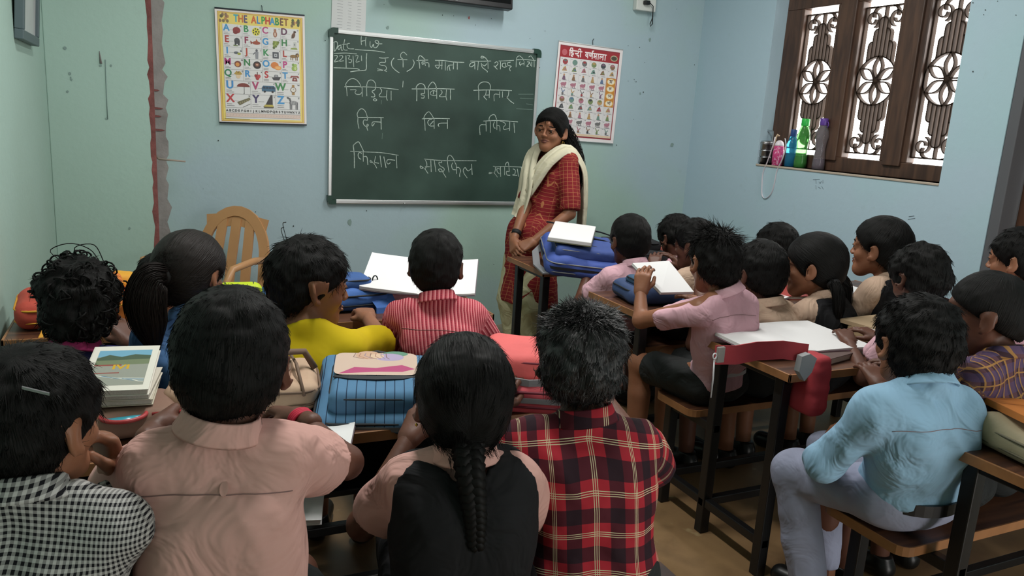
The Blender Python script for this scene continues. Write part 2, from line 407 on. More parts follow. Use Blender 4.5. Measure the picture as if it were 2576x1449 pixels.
def strands(V, Q, n, L, w, lift, crown, rng, keep=None, grav=.35, jit=.25, R=.09, rings=4):
    ar = np.linalg.norm(np.cross(V[Q[:, 2]]-V[Q[:, 0]], V[Q[:, 3]]-V[Q[:, 1]]), axis=1); cen = V[Q].mean(1)
    if keep is not None: ar = ar*keep(cen)
    f = rng.choice(len(Q), n, p=ar/ar.sum()); ws = rng.dirichlet((1, 1, 1, 1), n)
    p = (V[Q[f]]*ws[:, :, None]).sum(1); Nn = normals(V, Q); nn = (Nn[Q[f]]*ws[:, :, None]).sum(1); nn /= np.linalg.norm(nn, axis=1, keepdims=True)+1e-9
    d = p-npv(crown); d /= np.linalg.norm(d, axis=1, keepdims=True)+1e-9; d = d+npv((0, 0, -grav))+rng.normal(0, jit, d.shape)
    d -= nn*(d*nn).sum(1, keepdims=True); d /= np.linalg.norm(d, axis=1, keepdims=True)+1e-9
    Ln = L*rng.uniform(.5, 1.2, n)[:, None]; lf = (lift*rng.uniform(.3, 1.3, n))[:, None]; b = np.cross(d, nn)
    out = []
    for j in range(rings):
        t = j/(rings-1); c = p-nn*.003+d*Ln*t+nn*(lf*Ln*t-(Ln*t)**2/(2*R)*(1-np.minimum(lf, 1))); r = w*(1-.85*t)
        for k in range(3):
            a = 2*math.pi*k/3; out.append(c+(b*math.cos(a)+nn*math.sin(a))*r)
    A = np.stack(out, 1).reshape(n, rings, 3, 3); base = (np.arange(n)*rings*3)[:, None, None]
    jj = np.arange(rings-1)[None, :, None]; kk = np.arange(3)[None, None, :]; k2 = (kk+1) % 3
    a0 = base+jj*3+kk; a1 = base+jj*3+k2
    return A.reshape(-1, 3), np.stack([a0, a1, a1+3, a0+3], -1).reshape(-1, 4)
def join(parts):
    V = []; Q = []; n = 0
    for v, q in parts: V.append(np.asarray(v)); Q.append(np.asarray(q)+n); n += len(v)
    return np.concatenate(V), np.concatenate(Q)
def catmull(P, n):
    P = [npv(p) for p in P]; P = [2*P[0]-P[1]]+P+[2*P[-1]-P[-2]]; out = []
    m = len(P)-3
    for i in range(n):
        u = i/(n-1)*m; k = min(int(u), m-1); t = u-k; a, b, c, d = P[k:k+4]
        out.append(.5*((2*b)+(c-a)*t+(2*a-5*b+4*c-d)*t*t+(3*b-a-3*c+d)*t**3))
    return np.array(out)
def tail_mesh(pts, rad, rng, n=120, wave=0.0, w=.0016, flat=.7):
    """hair hanging along a path: a core and loose strands round it"""
    C = catmull(pts, 16); T = np.gradient(C, axis=0); T /= np.linalg.norm(T, axis=1, keepdims=True)
    u = np.cross(T, npv((0, 1, .1))); u /= np.linalg.norm(u, axis=1, keepdims=True)+1e-9; v = np.cross(T, u)
    rr = np.interp(np.linspace(0, 1, 16), np.linspace(0, 1, len(rad)), rad)
    def sweep(C, u, v, r, k):
        a = np.arange(k)*2*math.pi/k; V = C[:, None]+(u[:, None]*np.cos(a)[None, :, None]+v[:, None]*np.sin(a)[None, :, None]*flat)*r[:, None, None]
        m = len(C); i = np.arange(m-1)[:, None]*k; j = np.arange(k)[None]; j2 = (j+1) % k
        return V.reshape(-1, 3), np.stack([i+j, i+j2, i+j2+k, i+j+k], -1).reshape(-1, 4)
    parts = [sweep(C, u, v, rr*.92, 12)]
    for _ in range(n):
        a = rng.uniform(0, 6.28); f = rng.uniform(.85, 1.12); ph = rng.uniform(0, 6.28); tw = rng.normal(0, .5); e = rng.integers(10, 17)
        t = np.linspace(0, 1, 16); aa = a+tw*t; off = (u*np.cos(aa)[:, None]+v*np.sin(aa)[:, None]*flat)*(rr*f+wave*np.sin(t*14+ph))[:, None]
        Cs = (C+off)[:e]; parts.append(sweep(Cs, u[:e], v[:e], w*np.linspace(1, .3, e), 3))
    return join(parts)
def hair_mat(name, col, rough, spec):
    m = bpy.data.materials.new(name); m.use_nodes = True; nt = m.node_tree; b = nt.nodes['Principled BSDF']
    at = N(nt, 'ShaderNodeAttribute', attribute_name='pat'); mp = N(nt, 'ShaderNodeMapping'); mp.inputs['Scale'].default_value = (30, 2.2, 1); nt.links.new(at.outputs['Vector'], mp.inputs['Vector'])
    n = N(nt, 'ShaderNodeTexNoise'); n.inputs['Scale'].default_value = 1; n.inputs['Detail'].default_value = 4; nt.links.new(mp.outputs[0], n.inputs['Vector'])
    c = srgb(col); nt.links.new(mixc(nt, n.outputs['Fac'], tuple(x*.5 for x in c), tuple(x*1.5 for x in c)), b.inputs['Base Color']); b.inputs['Roughness'].default_value = rough; b.inputs['Specular IOR Level'].default_value = spec
    bp = N(nt, 'ShaderNodeBump'); bp.inputs['Strength'].default_value = .7; bp.inputs['Distance'].default_value = .006; nt.links.new(n.outputs['Fac'], bp.inputs['Height']); nt.links.new(bp.outputs[0], b.inputs['Normal']); MATS[name] = m; return m
HAIR = hair_mat('hair_black', '0b0a09', .6, .16); HAIRB = hair_mat('hair_brown_black', '150e0b', .55, .22)
def skin_mat(col, name):
    m = mat(name, col, rough=.5, bump=.05, bscale=120, var=.12, vscale=9, spec=.4); return m
SK = [skin_mat('6e4736', 'skin_brown'), skin_mat('5a392c', 'skin_dark_brown'), skin_mat('875a42', 'skin_warm_brown')]
EYEW = mat('eye_white', 'b3aaa0', rough=.25); EYEB = mat('eye_dark', '120c0a', rough=.1); SHOE = mat('shoe_black', '141414', rough=.35)
TIE = mat('hair_tie_black', '0f0f10', rough=.7)
def make_person(label, px, w, Y, face=0, pitchd=8, rolld=0, body=None, pelvis=None, seat=.43, wref=.165, skin=0, hair='short', shirt=None, sleeve='short', arms=None, lower='shorts', lowmat=None,
                vest=None, collar=True, yoke=False, near=False, eyes=False, seed=1, stand=False, extra=None, bs=None, hairm=None, hn=None, neckcut=0.0, hemz=None, knees=None, nstr=None, sockm=None, build_legs=True, tuck=True, foot=True, hunch=.02, shw=1.0, kurta=None, collarm=None):
    """px: middle of the head in the photograph (row = crown of the hair), w: its width there, Y: how far into the room.
       face: heading of the head seen from the camera (0 = straight away from us, + = turned to the left)"""
    rng = np.random.default_rng(seed)
    ppm = w/wref                                                      # pixels per metre at the head, before scaling
    Hw = onY(px[0], px[1]+.105*ppm*1.0, Y); zc = depth(Hw); hs = (w*zc/FPX)/wref
    az = 25.45+math.degrees(math.atan((px[0]-1288)/FPX)); fw = R_(-az+face)
    by = R_(body) if body is not None else fw*.4
    if pelvis is None: pelvis = (Hw.x, Hw.y-.03)
    s = bs or (hs*.5+.5)
    root = empty('person', (pelvis[0], pelvis[1], 0), by, label, 'person')
    Rb = np.array(Matrix.Rotation(-by, 3, 'Z'))
    loc = lambda p: Rb @ (npv(p)-npv((pelvis[0], pelvis[1], 0)))
    ldir = lambda d: Rb @ npv(d)
    H = loc(Hw); Rh = rot_head(fw-by, R_(pitchd), R_(rolld))
    Pz = seat+.085*s; P = npv((0, 0, Pz))
    S = npv((H[0]*.85, H[1]-.046*hs, H[2]-.116*hs)); skull = H+Rh @ npv((0, -.022, -.05))*hs
    if extra and 'S' in extra: S = S+npv(extra['S'])
    Nb = S+npv((0, -.012, .022))*s
    up = unit(S-P); bk = npv((0, -hunch, 0))
    M1 = lerp(P, S, .36)+bk*.8; M2 = lerp(P, S, .70)+bk
    sw = .100*s*shw
    tw = extra.get('twist', 0) if extra else 0                        # turn of the shoulders against the hips
    ax_ = npv((math.cos(tw), math.sin(tw), 0))
    sh_tilt = extra.get('tilt', 0) if extra else 0
    Sh = {q: S+ax_*q*sw+npv((0, 0, -.034*s+q*sh_tilt)) for q in (-1, 1)}
    Jt = {}
    for q, nm in ((-1, 'L'), (1, 'R')):
        a = (arms or {}).get(nm, {})
        l1, l2 = .215*s, .195*s
        Wt = loc(a['W']) if 'W' in a else npv((q*.085*s, Sh[q][1]+.25*s, max(Sh[q][2]-.13*s, .70+.03)) if not stand else (q*.2, .05, S[2]-.5*s))
        if stand: l1, l2 = .25*s, .225*s
        pole = ldir(a['pole']) if 'pole' in a else npv((q*.55, -.35, -.8))
        if 'E' in a: E = loc(a['E']); W_ = Wt
        else: E, W_ = ik(Sh[q], Wt, l1, l2, pole)
        hd = ldir(a['hd']) if 'hd' in a else unit(W_-E)
        hnr = ldir(a['hn']) if 'hn' in a else npv((0, 0, 1))
        Jt[q] = dict(E=E, W=W_, hd=hd, hn=hnr, curl=a.get('curl', .5), hand=a.get('hand', True))
    # legs
    hip = {q: P+npv((q*.062*s, .01, -.012)) for q in (-1, 1)}
    KN = {}; AN = {}
    for q in (-1, 1):
        if stand:
            KN[q] = npv((q*.075, .03, Pz*.52)); AN[q] = npv((q*.085, -.01, .07)); continue
        kq = (knees or {}).get('L' if q < 0 else 'R')
        KN[q] = loc(kq[0]) if kq else npv((q*.075*s, .31*s, seat+.055*s)); AN[q] = loc(kq[1]) if kq else npv((q*.07*s, .29*s, .075))
    fine = .0042 if near else .0048
    hb = .0065 if near else .0085
    allp = [P, S, H, M1, M2]+[Sh[q] for q in Sh]+[Jt[q][k] for q in Jt for k in ('E', 'W')]+([KN[q] for q in KN]+[AN[q] for q in AN] if build_legs else [])
    allp = np.array(allp); lo = allp.min(0)-.14; hi = allp.max(0)+.14; hi[2] = H[2]+.12*hs
    if not build_legs: lo[2] = seat-.05
    else: lo[2] = .0
    def grid(h, head=True):
        return [axis(lo[i], hi[i], h, H[i]-.112*hs, H[i]+.118*hs, fine) if head else axis(lo[i], hi[i], h) for i in range(3)]
    def torso(F, o, k=.03):
        F.cone(P+npv((-.040*s, 0, 0)), P+npv((.040*s, 0, 0)), .074*s+o, .074*s+o, .001)
        F.cone(M1-ax_*.036*s, M1+ax_*.036*s, .064*s+o, .064*s+o, .05)
        F.cone(lerp(M1, M2, .5)-ax_*.040*s, lerp(M1, M2, .5)+ax_*.040*s, .064*s+o, .064*s+o, .04)
        F.cone(M2-ax_*.046*s*shw, M2+ax_*.046*s*shw, .066*s+o, .066*s+o, .04)
        for q in (-1, 1):
            o1, o2 = (o, o) if o > .015 else (o*.8, o*.55)
            F.cone(lerp(Sh[q], S, .62)+npv((0, 0, -.014*s)), Sh[q]+npv((0, 0, -.004*s)), .044*s+o1, .036*s+o1, k)
            F.cone(Nb+npv((0, .004, .006*s)), Sh[q]+npv((0, 0, .008*s)), .030*s+o2, .024*s+o2, k*.8)
    def limb(F, q, o, upto=2.0, k=.018, loose=0):
        E, W_ = Jt[q]['E'], Jt[q]['W']; u1 = unit(E-Sh[q]); u2 = unit(W_-E)
        if upto <= 1:
            e = lerp(Sh[q], E, upto); ro = .031*s+o+loose
            F.cone(Sh[q], e+u1*.05, .037*s+o, ro, k, clip=[(e, u1)])
        else:
            F.cone(Sh[q], E, .036*s+o, .028*s+o+loose*.3, k)
            e = lerp(E, W_, upto-1) if upto < 2 else W_
            cl = [(e, u2)] if upto < 2 else None
            F.cone(E, e+(u2*.04 if upto < 2 else 0), .029*s+o+loose*.3, (.0195*s if upto >= 2 else .025*s+o), k*.7, clip=cl)
    def legs(F, o, upto=2.0, k=.03, r1=.062, r2=.042):
        for q in (-1, 1):
            u1 = unit(KN[q]-hip[q]); u2 = unit(AN[q]-KN[q])
            if upto <= 1:
                e = lerp(hip[q], KN[q], upto); F.cone(hip[q], e+u1*.06, r1*s+o, r2*s*1.15+o, k, clip=[(e, u1)])
            else:
                F.cone(hip[q], KN[q], r1*s+o, r2*s+o, k)
                e = lerp(KN[q], AN[q], upto-1); F.cone(KN[q], AN[q], r2*s+o, .030*s+o*1.2, k*.6, clip=[(e, u2)] if upto < 2 else None)
                if o == 0 and lower not in ('trousers', 'salwar'): F.cone(lerp(KN[q], AN[q], .3)+npv((0, -.012, 0)), lerp(KN[q], AN[q], .5)+npv((0, -.008, 0)), .036*s, .03*s, .03)
    # ---- body (skin)
    F = Field(*grid(hb)); torso(F, -.004)
    F.cone(S+npv((0, .012, .0)), skull, .034*s, .037*hs, .015)
    for q in (-1, 1): limb(F, q, 0)
    if build_legs:
        legs(F, 0)
        for q in (-1, 1):
            fd = npv((q*.12, 1, 0)); F.cone(AN[q]+npv((0, -.01, -.035)), AN[q]+fd*.11*s+npv((0, 0, -.05)), .026*s, .02*s, .02)
    add_head(F, H, Rh, hs)
    V0, Q0 = F.mesh()
    if hair:                                                          # the scalp stays under the hair
        fr0 = (hn or {}).get('front', .050); lw0 = (hn or {}).get('nape', 0.0); L_ = ((V0-H) @ Rh)/hs
        under = (L_[:, 2] > fr0+1.5*(L_[:, 1]-.083)+.004) & (L_[:, 2] > -.008+lw0+.86*(L_[:, 1]-.03)+.004) & ~((L_[:, 1] > -.036) & (L_[:, 1] < .024) & (L_[:, 2] < .022)) & (L_[:, 2] > -.07)
        c_ = npv((0, -.012, .022)); e_ = npv((.0745, .0915, .083)); m_ = np.sqrt((((L_-c_)/e_)**2).sum(1)); k_ = np.where(under & (m_ > 1), 1/np.maximum(m_, 1e-6), 1.0)
        V0 = H+((c_+(L_-c_)*k_[:, None])*hs) @ Rh.T
    parts = [(V0, Q0)]
    for q in (-1, 1):
        if Jt[q]['hand']: parts.append(hand_mesh(Jt[q]['W'], Jt[q]['hd'], Jt[q]['hn'], -q, s*.95, Jt[q]['curl'], h=.0032 if near else .004))
    V, Q = join(parts)
    mesh_obj('body', V, Q, SK[skin], root)
    # ---- eyes
    if eyes:
        for q in (-1, 1):
            c = H+Rh @ npv((q*.030, .0655, -.004))*hs; b = MB(); b.lathe([(.0125*hs*math.sin(a), -.0125*hs*math.cos(a)) for a in np.linspace(.05, 3.09, 12)], n=16)
            T = Matrix.Translation(Vector(c)); e = b.build('eye', EYEW, root); e.matrix_local = T
            b = MB(); fwd = Rh @ npv((extra.get('gaze', 0) if extra else 0, 1, -.05)); fwd = unit(fwd)
            b.lathe([(.0076*hs, .0), (.0072*hs, .0030*hs), (.0040*hs, .0056*hs), (.0001, .0062*hs)], n=14)
            ir = b.build('iris', EYEB, e); ir.matrix_local = Matrix.Translation(Vector(fwd*.0078*hs)) @ Vector((0, 0, 1)).rotation_difference(Vector(fwd)).to_matrix().to_4x4()
        LIP = mat('lip_brown', '5c302b', .45)
        for nm, pts, rr in (('upper_lip', ((-.0215, .0705, -.0545), (-.012, .0780, -.0522), (-.004, .0815, -.0508), (0, .0812, -.0518), (.004, .0815, -.0508), (.012, .0780, -.0522), (.0215, .0705, -.0545)), (.0012, .0030, .0040, .0038, .0040, .0030, .0012)), ('lower_lip', ((-.019, .0710, -.0562), (-.009, .0795, -.0600), (0, .0818, -.0608), (.009, .0795, -.0600), (.019, .0710, -.0562)), (.0012, .0040, .0050, .0040, .0012))):
            b = MB(); b.tube([Vector(H+Rh @ (npv(p)*hs)) for p in pts], [x*hs for x in rr], 8); b.build(nm, LIP, root)
        b = MB()
        for q in (-1, 1): b.tube([Vector(H+Rh @ (npv(p)*hs)) for p in ((q*.0165, .0785, .0000), (q*.024, .0825, .0025), (q*.033, .0815, .0030), (q*.0445, .0715, .0005))], [.0009*hs, .0016*hs, .0017*hs, .0008*hs], 6)
        b.build('eyelashes', EYEB, root)
    # ---- shirt
    def cloth(name, F, m, amp=.0055, fr=11, seedo=0, folds=True):
        V, Q = F.mesh(); V = smooth_mesh(V, Q, 2)
        n = normals(V, Q); c = V+npv((seed*3.1, 0, 0)); pr = np.stack([c[:, 0]*1.0, c[:, 1], c[:, 2]*.55], 1)
        an = np.stack([c[:, 0]+c[:, 2]*.8, c[:, 1]*.4, (c[:, 2]-c[:, 0]*.8)*.3], 1)
        V = V+n*(amp*vnoise(pr, fr, seed+seedo)+amp*.45*vnoise(pr, fr*2.3, seed+5)+amp*.5*(1-np.abs(vnoise(an, fr*1.5, seed+9))*2))[:, None]
        at = np.zeros_like(V); yy = V[:, 1]-(P[1]+(V[:, 2]-P[2])/max(S[2]-P[2], .05)*(S[1]-P[1]))
        xx = V[:, 0]-(S[0]*np.clip((V[:, 2]-P[2])/max(S[2]-P[2], .05), 0, 1))
        at[:, 0] = np.where(yy < .02, xx*(1+20*xx*xx), np.sign(xx)*(np.abs(xx)*.5+.10+yy)); at[:, 1] = V[:, 2]-S[2]+np.abs(xx)*.12+np.clip((V[:, 2]-S[2]+.06)/.06, 0, 1)*.3*(yy+.06)
        for q in (-1, 1):
            E, W_ = Jt[q]['E'], Jt[q]['W']; L1 = np.linalg.norm(E-Sh[q]); u1 = (E-Sh[q])/L1; L2 = np.linalg.norm(W_-E); u2 = (W_-E)/max(L2, 1e-6)
            r1 = V-Sh[q]; t1 = r1 @ u1; d1 = np.linalg.norm(r1-t1[:, None]*u1, axis=1); r2 = V-E; t2 = r2 @ u2; d2 = np.linalg.norm(r2-t2[:, None]*u2, axis=1)
            on1 = (t1 > .012) & (t1 < L1+.04) & (d1 < .068*s) & (np.abs(xx) > .08*s); on2 = (t2 > 0) & (d2 < .065*s) & (t1 > L1*.7)
            e1 = unit(np.cross(u1, npv((0, 1, .3)))); f1 = np.cross(u1, e1)
            at[on1, 0] = (np.arctan2(r1[on1] @ f1, r1[on1] @ e1)*.045); at[on1, 1] = -t1[on1]
            at[on2, 0] = (np.arctan2(r2[on2] @ f1, r2[on2] @ e1)*.045); at[on2, 1] = -L1-t2[on2]
        return mesh_obj(name, V, Q, m, root, attr=at), V, Q
    if shirt is not None:
        F = Field(*grid(hb if near else .008, False)); torso(F, .009)
        for q in (-1, 1): limb(F, q, .010 if sleeve != 'long' else .006, {'short': .66, 'half': .95, 'long': 1.9, 'none': .12}[sleeve], k=.03, loose=.012)
        hz = hemz if hemz is not None else Pz-.02
        if kurta:
            for q in (-1, 1): F.cone(P+npv((q*.05, 0, .03)), npv((q*.055, .0, kurta-.05)), .088*s, .120*s, .06)
            hz = kurta
        F.plane((0, 0, hz), (0, 0, -1))
        nd = unit(skull-S+npv((0, .004, 0))); F.plane(Nb+nd*(.010-neckcut), nd, .006)
        if neckcut > .005: F.cone(Nb+nd*.06, Nb-nd*neckcut*.5+npv((0, .02, 0)), .062*s, .05*s, .01, 'sub')
        so, SV, SQ = cloth('shirt', F, shirt, .0095 if near and not stand else .0065)
        if collar:
            b = MB(); zq = Vector(nd); TT = Matrix.Translation(Vector(Nb+nd*.002)) @ Vector((0, 0, 1)).rotation_difference(zq).to_matrix().to_4x4()
            pr = [(.050, -.004), (.0465, .012), (.0455, .018), (.048, .022), (.051, .020), (.055, .006), (.0605, -.006), (.060, -.010), (.053, -.005)]; n = 30; Vv = []; Ff = []
            for i in range(n+1):
                a = R_(118+304*i/n)+0.0; 
                for r, z in pr:
                    dip = .0-.010*max(0, math.sin(a)); Vv.append(TT @ Vector((r*1.02*s*math.cos(a), r*1.0*s*math.sin(a), z*s*1.0+dip)))
            k = len(pr)
            for i in range(n):
                for j in range(k): Ff.append((i*k+j, i*k+(j+1) % k, (i+1)*k+(j+1) % k, (i+1)*k+j))
            Ff += [tuple(range(k))[::-1], tuple(n*k+j for j in range(k))]
            Va = np.array(Vv); at = np.zeros_like(Va); at[:, 0] = Va[:, 0]; at[:, 1] = Va[:, 2]-S[2]+.01
            mesh_obj('collar', Vv, Ff, collarm or shirt, so, attr=at)
        if yoke:
            bv = BVHTree.FromPolygons([Vector(v) for v in SV], [tuple(int(i) for i in q) for q in SQ])
            pts = []
            for xx in np.linspace(-.10*s, .10*s, 26):
                z = S[2]-.062*s+.012*(1-(xx/.12)**2); h = bv.ray_cast(Vector((S[0]+xx, -2, z)), Vector((0, 1, 0)))
                if h[0]: pts.append(h[0]+h[1]*.0006)
            if len(pts) > 4: b = MB(); b.tube(pts, .0008, 5); b.build('yoke_seam', mat('seam_thread', '7a5f5c', .8), so)
            if yoke == 'loop':
                h = bv.ray_cast(Vector((S[0]+.012, -2, S[2]-.045*s)), Vector((0, 1, 0)))
                if h[0]:
                    b = MB(); b.prism([(.006*math.cos(a), .012*math.sin(a)) for a in np.linspace(0, 6.28, 12, endpoint=False)], -.001, .0018)
                    o = b.build('locker_loop', shirt, so); o.matrix_local = Matrix.Translation(h[0]) @ Vector((0, 0, 1)).rotation_difference(h[1]).to_matrix().to_4x4()
    if vest is not None:
        F = Field(*grid(hb if near else .008, False)); torso(F, .021)
        for q in (-1, 1): F.cone(Sh[q]+ax_*q*.022*s+npv((0, 0, .03*s)), Sh[q]+ax_*q*.11+npv((0, 0, -.08*s)), .034*s, .060*s, .012, 'sub')
        nd = unit(skull-S); F.plane(Nb+nd*-.004, nd, .006); F.cone(Nb+nd*.06, Nb+npv((0, -.004, -.008)), .066*s, .052*s, .01, 'sub'); F.plane((0, 0, Pz-.03), (0, 0, -1))
        cloth('pinafore' if lower == 'skirt' else 'vest', F, vest, .0025, 9)
    # ---- lower garment
    if lowmat is not None and build_legs:
        F = Field(*grid(.0085, False)); F.cone(P+npv((-.042*s, 0, 0)), P+npv((.042*s, 0, 0)), .074*s+.005, .074*s+.005, .001)
        up_ = {'shorts': .8, 'skirt': .95, 'trousers': 1.92, 'salwar': 1.93}[lower]
        if lower == 'salwar': legs(F, .014, up_, .03, .062, .072)
        elif lower == 'trousers': legs(F, .008, up_, .04, .056, .042)
        else: legs(F, .012 if lower != 'skirt' else .02, up_, .05 if lower != 'skirt' else .09)
        F.plane((0, 0, Pz+.045*s), (0, 0, 1))
        cloth(lower, F, lowmat, .007, 12)
    if build_legs and foot:
        for q in (-1, 1):
            a = AN[q]; F = Field(axis(a[0]-.09, a[0]+.09, .006), axis(a[1]-.1, a[1]+.2, .006), axis(-.012, .14, .006))
            fd = npv((q*.12, 1, 0)); F.cone((a[0], a[1]-.02, .036), npv((a[0], a[1], .034))+fd*.115*s, .037*s, .034*s, .01); F.cone((a[0], a[1]-.01, .05), (a[0], a[1]-.008, .085), .034*s, .033*s, .02)
            F.plane((0, 0, .001), (0, 0, -1)); F.plane((0, 0, .082), (0, 0, 1)); V, Q = F.mesh(); mesh_obj('shoe', V, Q, SHOE, root)
            if sockm is not None:
                u = unit(KN[q]-a); b = MB(); b.lathe([(.033*s, .0), (.036*s, .05), (.039*s, .10), (.036*s, .101)], n=14); o = b.build('sock', sockm, root)
                o.matrix_local = Matrix.Translation(Vector(a)) @ Vector((0, 0, 1)).rotation_difference(Vector(u)).to_matrix().to_4x4()
    # ---- hair, modelled round the head's own centre
    hm = hairm or HAIR
    if hair:
        hh = .0045 if near else .0055
        F = Field(axis(-.13, .13, hh), axis(-.15, .14, hh), axis(-.16, .16, hh)); dT = hn or {}
        th = dT.get('th', 0.0)
        F.ell((0, -.012, .024), (.0815+th, .098+th, .0895+th), None, .001); F.ell((0, -.040, -.020), (.071+th*.8, .060+th, .066), None, .02)
        low = dT.get('nape', 0.0)
        F.plane((0, .083, dT.get('front', .050)), unit((0, 1.5, -1)), .008); F.plane((0, .03, -.008+low), unit((0, .86, -1)), .006)
        if hair in ('side', 'long', 'pony', 'pigtail', 'braid'): F.ell((0, -.02, .01), (.0775, .080, .078), None, .015)
        F.plane((0, 0, dT.get('cutz', -.105)), (0, 0, -1), .006)
        for q in (-1, 1): F.ell((q*.083, -.004, -.014), (.016, .024, .033), None, .006, 'sub')
        V, Q = F.mesh(); n = normals(V, Q); a = dT.get('amp', .004)
        V = V+n*(a*vnoise(V, 40, seed)+a*.6*vnoise(V, 85, seed+1))[:, None]
        nst = nstr or (5200 if near else 1700)
        ps = [(V, Q)]; cr = dT.get('crown') or ((0, .07, .085) if hair in ('long', 'pony', 'pigtail', 'braid') else (dT.get('cx', .01), -.05, .11))
        fr_ = dT.get('front', .050); girl = hair in ('long', 'pony', 'pigtail', 'braid')
        face_off = lambda c: np.where((np.abs(c[:, 0]) > .06) & (np.abs(c[:, 1]+.004) < .026) & (c[:, 2] < .045), 0.0, 1.0)*np.where((c[:, 1] > .0) & (c[:, 2] < fr_+1.5*(c[:, 1]-.083)+(.014 if girl else .03)), 0.0, 1.0)
        ps.append(strands(V, Q, nst, dT.get('L', .032), .0009 if near else .0011, dT.get('lift', .16), cr, rng, face_off, grav=dT.get('grav', .35), jit=dT.get('jit', .25)))
        if dT.get('spike'): ps.append(strands(V, Q, int(nst*.5), dT['spike'], .0016, .9, cr, rng, lambda c: (c[:, 2] > .065)*1.0, grav=-.2, jit=.3))
        if dT.get('curl'):
            for _ in range(dT['curl']):
                i = rng.integers(len(V)); p0 = V[i]; nn = n[i]
                if p0[1] > .05: continue
                R = rng.uniform(.007, .014); t1 = unit(np.cross(nn, rng.normal(0, 1, 3))); c = p0+nn*R*.15
                ang = np.linspace(0, 5.2, 9); C = c+np.outer(np.cos(ang)*R, t1)+np.outer(np.sin(ang)*R*.7, nn); b = MB(); b.tube([Vector(q) for q in C], [.0022]*9, 5, cap=False); ps.append((np.array([list(q) for q in b.V]), np.array(b.F)))
        for lp in dT.get('loops', []):
            b = MB(); b.tube([Vector(q) for q in catmull(lp, 16)], .0011, 4, cap=False); ps.append((np.array([list(q) for q in b.V]), np.array(b.F)))
        for q in (-1, 1):                                             # eyebrows
            if eyes:
                b = MB(); b.tube([Vector(p) for p in ((q*.013, .0825, .0180), (q*.029, .0785, .0205), (q*.045, .067, .0155))], [.0026, .003, .0012], 6); 
                V3 = np.array([list(v) for v in b.V]); Q3 = np.array([f for f in b.F if len(f) == 4]); ps.append((V3, Q3))
        V, Q = join(ps); ca = unit(npv(cr)-npv((0, -.01, .02))); c1 = unit(np.cross(ca, (1, .01, 0))); c2 = np.cross(ca, c1); pv = V-npv((0, -.01, .02)); pn = pv/np.linalg.norm(pv, axis=1, keepdims=True)
        at = np.stack([np.arctan2(pn @ c2, pn @ c1), np.arccos(np.clip(pn @ ca, -1, 1)), 0*pn[:, 0]], 1)
        V = H+(V*hs) @ Rh.T
        ho = mesh_obj('hair', V, Q, hm, root, attr=at)
        HP = lambda p: H+Rh @ (npv(p)*hs)
        for tl in (extra or {}).get('tails', []):
            pts = [HP(p) if tl.get('space', 'head') == 'head' else loc(p) for p in tl['pts']]
            if tl.get('braid'):
                C = catmull(pts, 46); T = np.gradient(C, axis=0); T /= np.linalg.norm(T, axis=1, keepdims=True); u = unit((1, 0, 0)); b = MB(); r = tl['r']
                for k in range(3):
                    t = np.linspace(0, 1, 46); ph = t*tl.get('turns', 5)*2*math.pi+k*2*math.pi/3; rad = r*(1-.45*t)
                    sd = np.cross(T, np.tile(u, (46, 1))); sd /= np.linalg.norm(sd, axis=1, keepdims=True)
                    ln = np.cross(sd, T); Cq = C+ln*(np.sin(ph)*rad*.75)[:, None]+sd*(np.sin(2*ph)*rad*.3)[:, None]
                    b.tube([Vector(q) for q in Cq], [float(x)*.72 for x in rad], 8)
                b.build('braid', hm, root)
            else:
                V, Q = tail_mesh(pts, [x*hs for x in tl['rad']], rng, tl.get('n', 130), tl.get('wave', 0)); mesh_obj('ponytail' if hair != 'long' else 'loose_hair', V, Q, hm, root)
            if tl.get('tie') is not None:
                p = pts[0] if not tl.get('tie_at') else HP(tl['tie_at']); d = unit(npv(pts[1])-npv(pts[0])); b = MB(); rr = tl['tie']*hs
                b.lathe([(rr*.8, -.008), (rr*1.05, -.006), (rr*1.12, 0), (rr*1.05, .006), (rr*.8, .008)], n=16); o = b.build('hair_tie', tl.get('tiem', TIE), root)
                o.matrix_local = Matrix.Translation(Vector(lerp(p, pts[1], .12))) @ Vector((0, 0, 1)).rotation_difference(Vector(d)).to_matrix().to_4x4()
    return dict(root=root, H=H, Hw=Hw, Rh=Rh, S=S, hs=hs, s=s, Sh=Sh, J=Jt, by=by, loc=loc, P=P, Nb=Nb, KN=KN, pel=pelvis)
